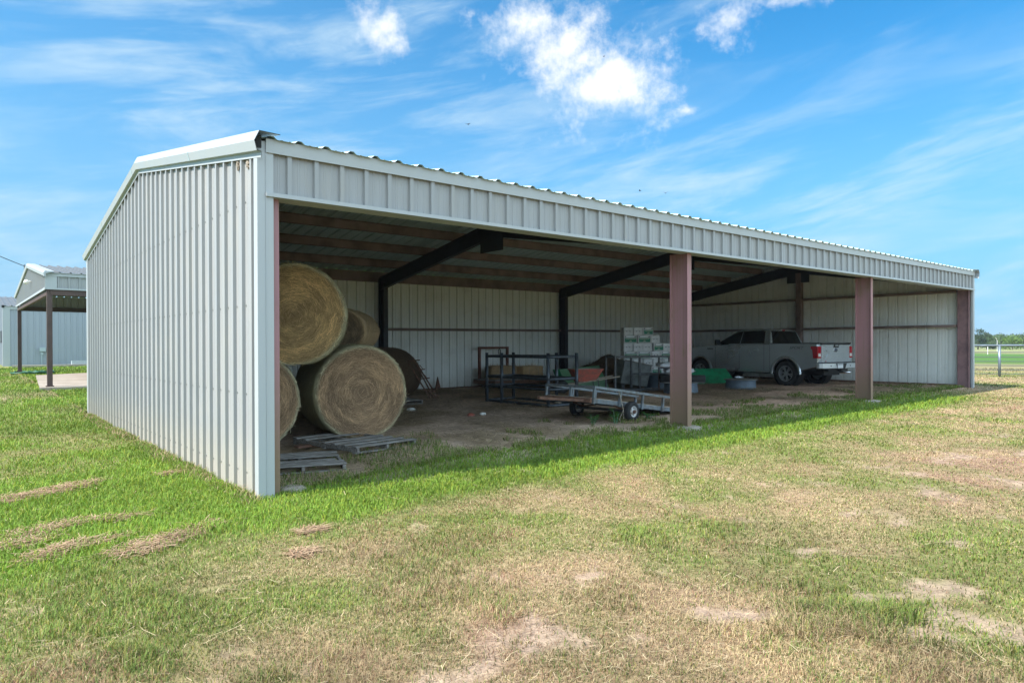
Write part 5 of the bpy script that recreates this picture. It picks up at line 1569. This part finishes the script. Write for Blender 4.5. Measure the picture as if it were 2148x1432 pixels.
# cab
def hw(z): return 0.955 - (z - 1.38) * 0.46
cab = [(0.60, 1.37), (0.74, 1.80), (0.80, 1.885), (0.92, 1.925), (1.45, 1.955), (1.95, 1.925), (2.15, 1.875), (3.02, 1.37)]
mb = MB(); mb.prism(cab, lambda y, z: (-hw(z), y, z), lambda y, z: (hw(z), y, z))
cabo = mb.build('cab', 'truck_paint', truck, fix=True, bevel=0.03, segs=3)
for s in (-1, 1):
    off = 0.006
    def sg(poly, name, m, th=0.004, o2=0.0):
        mb = MB(); mb.prism(poly, lambda y, z: (s * (hw(z) - 0.004), y, z), lambda y, z: (s * (hw(z) + off + o2), y, z))
        return mb.build(name, m, truck, fix=True)
    sg([(0.90, 1.43), (0.98, 1.80), (1.08, 1.845), (1.86, 1.845), (1.86, 1.425)], 'door_window', 'truck_glass')
    sg([(1.90, 1.425), (1.90, 1.845), (2.04, 1.825), (2.20, 1.755), (2.80, 1.445), (2.80, 1.385), (2.45, 1.385), (2.30, 1.425)], 'door_window', 'truck_glass')
    sg([(0.865, 1.405), (0.95, 1.835), (1.06, 1.875), (1.90, 1.872), (2.10, 1.845), (2.30, 1.745), (2.90, 1.42), (2.90, 1.40), (2.80, 1.44), (2.20, 1.76), (2.04, 1.828), (1.86, 1.848), (1.08, 1.848), (0.98, 1.80), (0.90, 1.43)], 'window_seal', 'truck_black', o2=-0.002)
    # flares
    for c in (0.0, 3.68):
        mb = MB()
        aa = np.linspace(-0.05, PI + 0.05, 22)
        vs = []
        for a in aa:
            for (rr_, xo) in ((ra - 0.015, 0.0), (ra - 0.012, 0.035), (ra + 0.05, 0.040), (ra + 0.085, 0.0)):
                vs.append((s * (HW - 0.004 + xo), c + rr_ * math.cos(a), 0.42 + rr_ * math.sin(a)))
        fs = [(i * 4 + j, i * 4 + j + 1, (i + 1) * 4 + j + 1, (i + 1) * 4 + j) for i in range(len(aa) - 1) for j in range(3)]
        mb.add(vs, fs); mb.build('wheel_arch', 'truck_paint', truck, fix=True, smooth=True)
        mb = MB(); mb.lathe([(ra - 0.01, -0.30), (ra - 0.01, 0.0)], 24, Matrix.Translation((s * (HW - 0.03), c, 0.42)) @ Matrix.Rotation(R(90 * s), 4, 'Y')); mb.build('arch_liner', 'truck_black', truck)
    # seams
    for (yy, z0_, z1_) in ((0.845, 0.50, 1.40), (1.88, 0.52, 1.40), (2.96, 0.52, 1.36), (0.615, 0.44, 1.38)):
        mb = MB(); mb.bb(s * (HW - 0.006), s * (HW + 0.0025), yy - 0.006, yy + 0.006, z0_, z1_); mb.build('panel_gap', 'truck_black', truck)
    mb = MB(); mb.bb(s * (HW - 0.006), s * (HW + 0.012), 0.55, 3.13, 0.455, 0.52); mb.build('rocker_trim', 'truck_paint', truck, bevel=0.006)
    for yy in (1.05, 2.06):
        mb = MB(); mb.beam((s * (HW + 0.028), yy, 1.185), (s * (HW + 0.028), yy + 0.21, 1.185), 0.022, 0.035)
        mb.box((s * (HW + 0.012), yy + 0.01, 1.185), (0.03, 0.03, 0.04)); mb.box((s * (HW + 0.012), yy + 0.2, 1.185), (0.03, 0.03, 0.04))
        mb.build('door_handle', 'chrome', truck, bevel=0.006)
    mb = MB(); mb.box((s * (HW + 0.16), 2.72, 1.47), (0.24, 0.11, 0.21), taper=0.9); mo = mb.build('mirror', 'truck_black', truck, bevel=0.03)
    mb = MB(); mb.beam((s * (HW - 0.08), 2.74, 1.41), (s * (HW + 0.08), 2.73, 1.42), 0.06, 0.04); mb.build('mirror_arm', 'truck_black', mo)
    # bed rail cap
    mb = MB(); mb.bb(s * (HW + 0.003), s * (HW - 0.13), -1.15, 0.60, 1.400, 1.436); mb.build('bed_rail', 'truck_black', truck, bevel=0.012)
    # fender badge
    mb = MB(); mb.bb(s * (HW - 0.003), s * (HW + 0.006), 3.08, 3.34, 1.22, 1.26); mb.build('fender_badge', 'truck_black', truck)
    # wheels
    for yy in (0.0, 3.68):
        Mx = Matrix.Translation((s * 0.86, yy, 0.405)) @ Matrix.Rotation(R(90 * s), 4, 'Y')
        mb = MB(); mb.lathe([(0.255, -0.125), (0.31, -0.14), (0.375, -0.135), (0.40, -0.11), (0.405, -0.06), (0.405, 0.06), (0.40, 0.11), (0.375, 0.135), (0.31, 0.14), (0.258, 0.125), (0.255, -0.1)], 44, Mx)
        for k_ in range(44):
            a = 2 * PI * k_ / 44
            mb.box(Mx @ Vector((0.403 * math.cos(a), 0.403 * math.sin(a), 0.075)), (0.010, 0.020, 0.07), Mx.to_3x3() @ Matrix.Rotation(a, 3, 'Z'))
            mb.box(Mx @ Vector((0.403 * math.cos(a + 0.07), 0.403 * math.sin(a + 0.07), -0.03)), (0.010, 0.020, 0.08), Mx.to_3x3() @ Matrix.Rotation(a + 0.07, 3, 'Z'))
        wh = mb.build('wheel', 'tyre', truck)
        rb = MB(); rb.lathe([(0.262, 0.10), (0.266, 0.128), (0.250, 0.130), (0.238, 0.09), (0.23, -0.02), (0.0, -0.02)], 36, Mx)
        for k_ in range(6):
            for d_ in (-0.16, 0.16):
                a = 2 * PI * k_ / 6 + 0.3
                p0 = Vector((0.065 * math.cos(a + d_), 0.065 * math.sin(a + d_), 0.095)); p1 = Vector((0.25 * math.cos(a + d_ * 0.9), 0.25 * math.sin(a + d_ * 0.9), 0.118))
                rb.beam(Mx @ p0, Mx @ p1, 0.026, 0.03, up=Mx.to_3x3() @ Vector((0, 0, 1)))
        rb.lathe([(0.078, 0.05), (0.078, 0.10), (0.04, 0.115), (0, 0.116)], 20, Mx)
        rb.build('rim', 'wheel_alloy', wh)
        dk = MB(); dk.lathe([(0.229, -0.015), (0.0, -0.0148)], 30, Mx); dk.build('brake_disc', 'truck_black', wh)
    # tail lamps wrapping the corner
    mb = MB()
    prof = [(-1.182, 0.93), (-1.182, 1.315), (-0.93, 1.315), (-0.93, 1.235), (-0.985, 1.20), (-1.02, 0.93)]
    mb.prism(prof, lambda y, z: (s * (HW + 0.012), y, z), lambda y, z: (s * 0.80, min(y, -1.10), z))
    tl = mb.build('tail_lamp', 'lamp_red', truck, fix=True, bevel=0.010)
    mb = MB(); mb.bb(s * 0.83, s * 0.96, -1.190, -1.178, 0.985, 1.085); mb.build('reverse_lamp', 'lamp_clear', tl)
# rear window, roof lamp, bed cover
mb = MB()
mb.prism([(-0.80, 1.43), (0.80, 1.43), (0.665, 1.85), (-0.665, 1.85)], lambda x, z: (x, 0.60 + (z - 1.37) * 0.3255 - 0.012, z), lambda x, z: (x, 0.60 + (z - 1.37) * 0.3255 + 0.02, z))
mb.build('rear_window', 'truck_glass', truck, fix=True)
mb = MB(); mb.bb(-0.13, 0.13, 0.775, 0.82, 1.865, 1.905); tl = mb.build('roof_lamp', 'chrome', truck, bevel=0.006)
mb = MB(); mb.bb(-0.05, 0.09, 0.766, 0.774, 1.868, 1.902); mb.build('lens', 'lamp_red', tl)
mb = MB(); mb.bb(-HW + 0.132, HW - 0.132, -1.14, 0.60, 1.402, 1.424); mb.build('bed_cover', 'truck_black', truck)
mb = MB()
mb.prism([(-0.78, 1.42), (0.78, 1.42), (0.66, 1.86), (-0.66, 1.86)], lambda x, z: (x, 2.98 - (z - 1.40) * 1.72 + 0.02, z), lambda x, z: (x, 2.98 - (z - 1.40) * 1.72 + 0.035, z))
mb.build('windscreen', 'truck_glass', truck, fix=True)
# tailgate
tg_m = MB()
tg_m.bb(-0.785, 0.785, -1.200, -1.165, 0.775, 1.395)
tg = tg_m.build('tailgate', 'truck_paint', truck, bevel=0.012)
m2 = MB(); m2.prism([(-0.785, 1.405), (-0.785, 1.368), (0.785, 1.368), (0.785, 1.405)], lambda x, z: (x, -1.215, z), lambda x, z: (x, -1.12, z)); m2.build('top_cap', 'truck_black', tg, fix=True)
m2 = MB(); m2.prism([(-0.76, 0.945), (-0.60, 0.958), (-0.47, 1.075), (0.47, 1.075), (0.60, 0.958), (0.76, 0.945), (0.76, 0.79), (-0.76, 0.79)], lambda x, z: (x, -1.216, z), lambda x, z: (x, -1.198, z)); m2.build('pressing', 'truck_paint', tg, fix=True, bevel=0.008)
m2 = MB(); m2.prism([(-0.77, 1.345), (-0.55, 1.305), (0.55, 1.305), (0.77, 1.345), (0.77, 1.366), (-0.77, 1.366)], lambda x, z: (x, -1.212, z), lambda x, z: (x, -1.198, z)); m2.build('pressing', 'truck_paint', tg, fix=True, bevel=0.006)
m2 = MB(); m2.prism([(-0.15, 1.375), (0.15, 1.375), (0.12, 1.275), (-0.12, 1.275)], lambda x, z: (x, -1.226, z), lambda x, z: (x, -1.197, z)); hd = m2.build('handle', 'truck_black', tg, fix=True, bevel=0.01)
m2 = MB(); m2.bb(-0.09, 0.09, -1.232, -1.2265, 1.325, 1.355); m2.build('grip', 'chrome', hd)
def lettering(txt, size, m, parent, M, shear=0.0, depth=0.003):
    cu = bpy.data.curves.new('lettering', 'FONT'); cu.body = txt; cu.size = size; cu.extrude = depth; cu.shear = shear; cu.align_x = 'CENTER'; cu.align_y = 'CENTER'
    tmp = bpy.data.objects.new('lettering', cu); COL.objects.link(tmp)
    bpy.context.view_layer.update()
    me = bpy.data.meshes.new_from_object(tmp.evaluated_get(bpy.context.evaluated_depsgraph_get()))
    bpy.data.objects.remove(tmp); bpy.data.curves.remove(cu)
    me.transform(M); me.materials.clear(); me.materials.append(MATS[m])
    o = bpy.data.objects.new('lettering', me); COL.objects.link(o); o.parent = parent
    return o
REAR = Matrix.Rotation(R(90), 4, 'X')          # text facing the rear, reading left to right from behind
m2 = MB(); m2.lathe([(0, 0.012), (0.105, 0.010), (0.118, 0.0)], 28, Matrix.Translation((0, -1.200, 1.185)) @ REAR @ Matrix.Scale(0.46, 4, (0, 1, 0))); 
bd = m2.build('badge', 'badge_blue', tg, smooth=True)
m2 = MB(); m2.lathe([(0.110, 0.0095), (0.119, 0.013), (0.126, 0.0)], 28, Matrix.Translation((0, -1.200, 1.185)) @ REAR @ Matrix.Scale(0.48, 4, (0, 1, 0))); m2.build('badge_rim', 'chrome', bd, smooth=True)
lettering('Ford', 0.085, 'chrome', bd, Matrix.Translation((0, -1.2135, 1.185)) @ REAR, 0.25, 0.002)
lettering('F-150', 0.085, 'chrome', tg, Matrix.Translation((-0.56, -1.203, 1.165)) @ REAR, 0.1, 0.005)
lettering('4x4', 0.05, 'lamp_red', tg, Matrix.Translation((-0.60, -1.219, 0.825)) @ REAR, 0.1, 0.003)
LEFT = Matrix.Rotation(R(-90), 4, 'Z') @ Matrix.Rotation(R(90), 4, 'X')
lettering('SPORT', 0.125, 'truck_black', body, Matrix.Translation((-HW - 0.001, -0.40, 1.265)) @ LEFT @ Matrix.Scale(1.35, 4, (1, 0, 0)), 0.35, 0.003)
# bumper
mb = MB()
bp = [(-1.0, -1.14), (-1.0, -1.24), (-0.93, -1.33), (-0.38, -1.385), (0.38, -1.385), (0.93, -1.33), (1.0, -1.24), (1.0, -1.14)]
mb.prism(bp, lambda x, y: (x, y, 0.60), lambda x, y: (x, y, 0.765))
bpo = mb.build('bumper', 'bumper_silver', truck, fix=True, bevel=0.012)
m2 = MB(); m2.prism([(x * 0.985, y + 0.004) for x, y in bp], lambda x, y: (x, y, 0.7655), lambda x, y: (x, y, 0.790)); m2.build('step_pad', 'truck_black', bpo, fix=True)
m2 = MB(); m2.prism([(-0.30, 0.755), (0.30, 0.755), (0.21, 0.585), (-0.21, 0.585)], lambda x, z: (x, -1.397, z), lambda x, z: (x, -1.37, z)); m2.build('plate_recess', 'truck_black', bpo, fix=True)
m2 = MB(); m2.bb(-0.23, 0.075, -1.405, -1.3975, 0.60, 0.752); pl = m2.build('licence_plate', 'plate_white', bpo)
m2 = MB(); m2.bb(-0.21, 0.055, -1.408, -1.4052, 0.715, 0.735); m2.build('plate_band', 'badge_blue', pl)
m2 = MB()
for i, xx in enumerate(np.linspace(-0.19, 0.03, 6)):
    m2.bb(xx, xx + 0.024, -1.408, -1.4052, 0.640, 0.695)
for s in (-1, 1):
    for xx in (0.55,):
        m3 = MB(); m3.lathe([(0, 0.004), (0.022, 0.003), (0.024, 0)], 12, Matrix.Translation((s * xx, -1.369, 0.68)) @ REAR); m3.build('sensor', 'truck_black', bpo)
m2 = MB(); m2.bb(-0.55, 0.55, -1.28, -1.15, 0.50, 0.57); m2.bb(-0.04, 0.04, -1.42, -1.28, 0.50, 0.57); m2.build('tow_hitch', 'truck_black', truck)
m2 = MB(); m2.tube([(0.62, -0.6, 0.42), (0.66, -1.05, 0.44), (0.72, -1.28, 0.44)], 0.042, 12); m2.build('exhaust', 'chrome', truck, smooth=True)
m2 = MB(); m2.bb(-0.45, 0.45, -1.05, 4.3, 0.36, 0.60); m2.tube([(-0.80, 0, 0.40), (0.80, 0, 0.40)], 0.06, 10); m2.tube([(-0.80, 3.68, 0.40), (0.80, 3.68, 0.40)], 0.05, 10)
m2.build('chassis', 'truck_black', truck)
m2 = MB(); m2.bb(-0.95, 0.95, 4.55, 4.70, 0.55, 0.78); m2.build('front_bumper', 'chrome', truck, bevel=0.02)
m2 = MB(); m2.bb(-0.70, 0.70, 4.60, 4.655, 0.80, 1.12); m2.build('grille', 'truck_black', truck, bevel=0.01)
for s in (-1, 1):
    m2 = MB(); m2.bb(s * 0.72, s * 0.97, 4.45, 4.645, 0.88, 1.12); m2.build('headlight', 'lamp_clear', truck, bevel=0.02)
# ------------------------------------------------------------------ grass, straw and litter
def blades(name, x, y, h, w, cols, lean, seed, material, z_off=0.0, flat=False):
    r = np.random.default_rng(seed)
    n = len(x)
    z = G(x, y) + z_off
    th = r.random(n) * 2 * PI
    ln = lean * (0.35 + 0.9 * r.random(n))
    dx, dy = np.cos(th), np.sin(th)
    ph = th + PI / 2 + (r.random(n) - 0.5) * 1.2
    sx, sy = np.cos(ph), np.sin(ph)
    V = np.zeros((n, 5, 3))
    hw = w * 0.5
    V[:, 0] = np.stack([x - sx * hw, y - sy * hw, z], -1)
    V[:, 1] = np.stack([x + sx * hw, y + sy * hw, z], -1)
    mx, my, mz = x + dx * h * ln * 0.35, y + dy * h * ln * 0.35, z + h * 0.60
    V[:, 2] = np.stack([mx + sx * hw * 0.75, my + sy * hw * 0.75, mz], -1)
    V[:, 3] = np.stack([mx - sx * hw * 0.75, my - sy * hw * 0.75, mz], -1)
    V[:, 4] = np.stack([x + dx * h * ln, y + dy * h * ln, z + h * (1.0 - 0.25 * np.minimum(ln, 1.6))], -1)
    base = (np.arange(n) * 5)[:, None]
    loops = np.concatenate([base + np.array([0, 1, 2, 3]), base + np.array([3, 2, 4])], 1).ravel()
    starts = (np.arange(n)[:, None] * 7 + np.array([0, 4])).ravel()
    totals = np.tile(np.array([4, 3]), n)
    C = np.repeat(cols, 5, axis=0)
    return raw_mesh(name, V.reshape(-1, 3), loops, starts, totals, C, material)

rg = np.random.default_rng(2024)
def scatter(n, rmin, rmax, half, power=1.0):
    u = rg.random(n)
    r = rmin * (rmax / rmin) ** u
    a = YAW_ANG + (rg.random(n) * 2 - 1) * half
    return CAM.x + r * np.cos(a), CAM.y + r * np.sin(a), r
YAW_ANG = math.atan2(fw.y, fw.x)
NB = N_BLADES
x, y, r = scatter(NB, 2.4, 46.0, R(60))
keep = ~((x > 0.02) & (x < BL) & (y > 0.3) & (y < BD))
keep &= ~((x > -0.22 + 0.07 * (y - 19.6)) & (x < 13.3) & (y > 19.6) & (y < 28.3 + (x - 0.35) * 0.347))
keep &= ~((x > -0.3) & (y > 40.8))
keep &= ~((x > -0.05) & (x < 0.03) & (y > 0) & (y < BD))
bare = bare_frac(x, y)
keep &= rg.random(NB) > bare * 0.93
keep &= rg.random(NB) > 0.35 * ss(-2.2, -4.0, y) * ss(0.35, 0.6, fbm(x, y, 0.9, 205, 4))
x, y, r = x[keep], y[keep], r[keep]
gfr = green_frac(x, y)
n = len(x)
isg = rg.random(n) < (0.10 + 0.88 * gfr)
lush = ss(0.45, 0.9, gfr)
tall = ss(0.62, 0.78, fbm(x, y, 0.9, 91, 3))
h = np.where(isg, 0.022 + 0.028 * lush + 0.022 * tall * isg, 0.018 + 0.012 * tall) * (0.6 + 0.8 * rg.random(n))
h *= 1.0 + 0.5 * ss(8, 26, r)
fore = ss(5.2, 4.2, r) * ss(0.56, 0.66, fbm(x, y, 0.7, 17, 3))
h = h * (1 + 1.3 * fore)
w = 0.0014 + 0.00066 * r
w = np.where(isg, w * 1.15, w * 0.85)
jit = rg.random((n, 1))
cg = (C_DULL * (1 - lush[:, None]) + C_LUSH * lush[:, None]) * (0.65 + 0.75 * jit)
olive = rg.random(n) < 0.25
cg = np.where(olive[:, None], cg * np.array((1.5, 1.05, 1.0)), cg)
redz = ss(0.50, 0.66, fbm(x, y, 0.9, 205, 4))
cb = np.where((rg.random(n) < 0.18 + 0.42 * redz)[:, None], C_BROWN * np.array((1.15, 0.95, 0.9)) * (0.7 + 0.6 * jit), C_STRAW * (0.65 + 0.6 * jit))
tone = (0.60 + 0.52 * fbm(x, y, 1.4, 71, 4) + 0.32 * fbm(x, y, 0.35, 72, 3))[:, None]
tone = tone * (1 - 0.28 * ss(0.52, 0.66, fbm(x, y, 2.6, 88, 4)))[:, None]
col = np.where(isg[:, None], cg, cb) * tone
grass = blades('lawn_grass', x, y, h, w, col, np.where(isg, 0.9, 1.35), 5, MATS['blade'])
tag(grass, 'mown lawn grass, lush by the barn and straw-dry in front', 'grass', kind='stuff')

# grass creeping in under the roof edge, in tufts
n = 42000
x = 0.2 + 22.2 * rg.random(n); y = 0.15 + 2.4 * rg.random(n) ** 1.4
tuft = fbm(x, y, 0.7, 14, 3) + 0.20 * ss(1.1, 0.2, y) - 0.10 * ss(0.9, 2.2, y)
k_ = tuft > 0.555
x, y = x[k_], y[k_]; n = len(x)
r = np.hypot(x - CAM.x, y - CAM.y)
h = (0.05 + 0.06 * rg.random(n)); w = 0.003 + 0.0006 * r
col = (C_LUSH * 0.45 + C_DULL * 0.5) * (0.6 + 0.7 * rg.random((n, 1)))
dry = rg.random(n) < 0.25
col = np.where(dry[:, None], C_STRAW * 0.75, col)
# a ragged fringe along the foot of the end wall and outside the corner
m2 = 5200
xf = -0.05 - 0.22 * rg.random(m2) ** 2; yf = -0.2 + 11.8 * rg.random(m2)
kf = fbm(xf * 2, yf, 0.5, 15, 3) > 0.42
xf, yf = xf[kf], yf[kf]; m2 = len(xf); rf_ = np.hypot(xf - CAM.x, yf - CAM.y)
colf = np.where((rg.random(m2) < 0.45)[:, None], C_STRAW * 0.8, C_LUSH * 0.9) * (0.6 + 0.7 * rg.random((m2, 1)))
hf = 0.05 + 0.07 * rg.random(m2); wf = 0.0022 + 0.0006 * rf_
x, y, h, w, col = np.concatenate([x, xf]), np.concatenate([y, yf]), np.concatenate([h, hf]), np.concatenate([w, wf]), np.concatenate([col, colf])
n = len(x)
o = blades('shade_grass', x, y, h, w, col, np.full(n, 1.1), 6, MATS['blade'])
tag(o, 'tufts of darker grass inside the barn front and along its end wall', 'grass', kind='stuff')

# loose straw: on the lawn and over the dirt floor
def straws(name, x, y, L, w, col, seed, z_off, label, tilt=0.25):
    r = np.random.default_rng(seed)
    n = len(x)
    th = r.random(n) * 2 * PI
    z = G(x, y) + z_off * r.random(n)
    d = np.stack([np.cos(th), np.sin(th), (r.random(n) - 0.4) * tilt], -1) * L[:, None]
    s = np.stack([-np.sin(th), np.cos(th), np.zeros(n)], -1) * w[:, None]
    P = np.stack([x, y, z + 0.004], -1)
    bend = np.stack([-np.sin(th), np.cos(th), 0.5 * np.ones(n)], -1) * (L * (r.random(n) - 0.5) * 0.35)[:, None]
    V = np.stack([P - s * .5, P + s * .5, P + d * .5 + bend + s * .45, P + d * .5 + bend - s * .45, P + d], 1)
    base = (np.arange(n) * 5)[:, None]
    loops = np.concatenate([base + np.array([0, 1, 2, 3]), base + np.array([3, 2, 4])], 1).ravel()
    starts = (np.arange(n)[:, None] * 7 + np.array([0, 4])).ravel()
    o = raw_mesh(name, V.reshape(-1, 3), loops, starts, np.tile(np.array([4, 3]), n), np.repeat(col, 5, axis=0), MATS['straw'])
    return tag(o, label, 'straw', kind='stuff')
n = 8000
x, y, r = scatter(n, 2.5, 20.0, R(50))
k_ = (y < -0.4) | (x < -0.1)
k_ &= rg.random(n) < 0.25 + 0.75 * ss(0.45, 0.65, fbm(x, y, 1.2, 29, 3))
x, y, r = x[k_], y[k_], r[k_]; n = len(x)
straws('loose_straw', x, y, 0.05 + 0.12 * rg.random(n) ** 3, 0.0014 + 0.00045 * r, np.array((0.47, 0.37, 0.23)) * (0.7 + 0.6 * rg.random((n, 1))), 3, 0.045, 'pale loose straw strewn over the lawn')
n = 95000
x = 0.3 + 22.0 * rg.random(n); y = 0.4 + 10.6 * rg.random(n)
k_ = rg.random(n) < 0.12 + 0.88 * ss(0.47, 0.64, fbm(x, y, 1.3, 41, 4))
x, y = x[k_], y[k_]; n = len(x); r = np.hypot(x - CAM.x, y - CAM.y)
straws('floor_hay', x, y, 0.10 + 0.18 * rg.random(n), 0.003 + 0.0006 * r, np.array((0.40, 0.30, 0.19)) * (0.35 + 1.1 * rg.random((n, 1))), 4, 0.05, 'trampled hay scattered on the barn floor')

# raked heaps of dry clippings on the lawn left of the barn
def heap(x, y, lx, ly, rz, hgt, n, seed, label):
    r = np.random.default_rng(seed)
    t = thing('clipping_heap', label, 'clippings', (x, y, g1(x, y)), rz, 'heaps of dry clippings on the lawn')
    gxx, gyy = np.meshgrid(np.linspace(-1, 1, 26), np.linspace(-1, 1, 18))
    px_, py_ = gxx.ravel(), gyy.ravel()
    rad = np.hypot(px_, py_)
    prof = np.clip(1 - rad + 0.5 * (fbm(px_ + seed, py_, 0.5, seed, 3) - 0.5), -0.4, 1)
    cr, sr = math.cos(rz), math.sin(rz)
    wx, wy = x + cr * px_ * lx - sr * py_ * ly, y + sr * px_ * lx + cr * py_ * ly
    zz = G(wx, wy) - g1(x, y) + hgt * 1.0 * prof - 0.012
    V = np.stack([px_ * lx, py_ * ly, zz], -1)
    id_ = np.arange(18 * 26).reshape(18, 26)
    q_ = np.stack([id_[:-1, :-1], id_[:-1, 1:], id_[1:, 1:], id_[1:, :-1]], -1).reshape(-1, 4)
    C = np.array((0.34, 0.22, 0.13)) * (0.7 + 0.6 * fbm(px_ * 3, py_ * 3, 0.3, seed + 2, 3))[:, None]
    m = raw_mesh('mound', V, q_.ravel(), np.arange(len(q_)) * 4, np.full(len(q_), 4), C, MATS['straw'], smooth=True); m.parent = t
    rad = np.where(r.random(n) < 0.72, np.sqrt(r.random(n)) * 1.05, 0.7 + 1.1 * r.random(n) ** 1.5); a = r.random(n) * 2 * PI
    px_, py_ = rad * np.cos(a), rad * np.sin(a)
    prof = np.clip(1 - rad + 0.5 * (fbm(px_ + seed, py_, 0.5, seed, 3) - 0.5), 0, 1)
    wx, wy = x + cr * px_ * lx - sr * py_ * ly, y + sr * px_ * lx + cr * py_ * ly
    z = G(wx, wy) - g1(x, y) + hgt * 1.05 * prof * (0.75 + 0.4 * r.random(n)) + np.where(prof <= 0.02, 0.012 + 0.02 * r.random(n), 0.004)
    th = r.normal(0, 1.0, n) + (r.random(n) < 0.4) * r.random(n) * 6
    L = 0.05 + 0.11 * r.random(n)
    P = np.stack([px_ * lx, py_ * ly, z], -1)
    d = np.stack([np.cos(th), np.sin(th), (r.random(n) - 0.45) * 0.28], -1) * L[:, None]
    s = np.stack([-np.sin(th), np.cos(th), 0 * th], -1) * (0.0026 + 0.002 * r.random(n))[:, None]
    V = np.stack([P - s, P + s, P + d + s * .6, P + d - s * .6], 1).reshape(-1, 3)
    C = np.where((r.random(n) < 0.55)[:, None], np.array((0.42, 0.295, 0.19)), np.array((0.30, 0.185, 0.115))) * (0.65 + 0.7 * r.random((n, 1)))
    st = raw_mesh('strands', V, np.arange(n * 4), np.arange(n) * 4, np.full(n, 4), np.repeat(C, 4, axis=0), MATS['straw'])
    st.parent = t; st['kind'] = 'stuff'
HEAPS = [
    (-1.95, 1.78, 0.42, 0.15, 0.35, 0.035, 2400, 'large flat heap of dry clippings at the left edge of the lawn'),
    (-1.50, 2.02, 0.32, 0.11, 0.55, 0.03, 1600, 'narrow heap of clippings trailing right of the large left one'),
    (-1.84, 0.10, 0.22, 0.10, 0.35, 0.03, 1100, 'heap of clippings behind the grass tuft, second row from the barn'),
    (-1.40, 0.10, 0.20, 0.07, -0.2, 0.024, 800, 'thin streak of clippings right of the second-row heap'),
    (-2.10, -0.30, 0.20, 0.10, 0.2, 0.03, 1000, 'rounded heap of clippings low on the left of the lawn'),
    (-1.10, -0.98, 0.34, 0.11, 0.60, 0.035, 2200, 'long pale windrow of clippings nearest the barn corner'),
    (-1.36, -1.05, 0.18, 0.08, 0.3, 0.024, 900, 'ragged heap of clippings joining the long windrow on its left'),
    (-1.90, -0.76, 0.20, 0.08, 0.6, 0.035, 1000, 'small humped heap of clippings before the low left one'),
    (-1.60, -0.66, 0.16, 0.07, 0.1, 0.02, 600, 'scattered little heap of clippings between the hump and the windrow'),
    (-0.115, -1.52, 0.09, 0.045, 0.2, 0.016, 350, 'tiny patch of clippings alone in front of the corner post'),
    (-0.42, -2.10, 0.09, 0.045, 0.6, 0.016, 350, 'tiny patch of clippings out in the dry lawn'),
    (-0.42, 2.15, 0.09, 0.05, 0.2, 0.03, 400, 'little tuft of clippings against the barn end wall'),
]
for i, (x, y, lx, ly, rz, hh, n, lab) in enumerate(HEAPS):
    heap(x, y, lx, ly, rz, hh, n, 300 + i * 11, lab)

# ------------------------------------------------------------------ the summer air, thin and even
mh = bpy.data.materials.new('haze'); mh.use_nodes = True
nh = mh.node_tree; nh.nodes.clear()
ho = mknode(nh, 'ShaderNodeOutputMaterial'); hv = mknode(nh, 'ShaderNodeVolumePrincipled')
hv.inputs['Color'].default_value = (0.72, 0.84, 1.0, 1); hv.inputs['Density'].default_value = HAZE; hv.inputs['Anisotropy'].default_value = 0.2
nh.links.new(hv.outputs[0], ho.inputs['Volume'])
MATS['haze'] = mh
ex = float(max(np.abs(xs).max(), np.abs(ys).max())) + 30.0
mb = MB(); mb.bb(-ex, ex, -ex, ex, float(gz.min()) - 1.0, 32.0)
hz = mb.build('haze', 'haze')
tag(hz, 'thin pale summer haze over the fields', 'haze', kind='stuff')
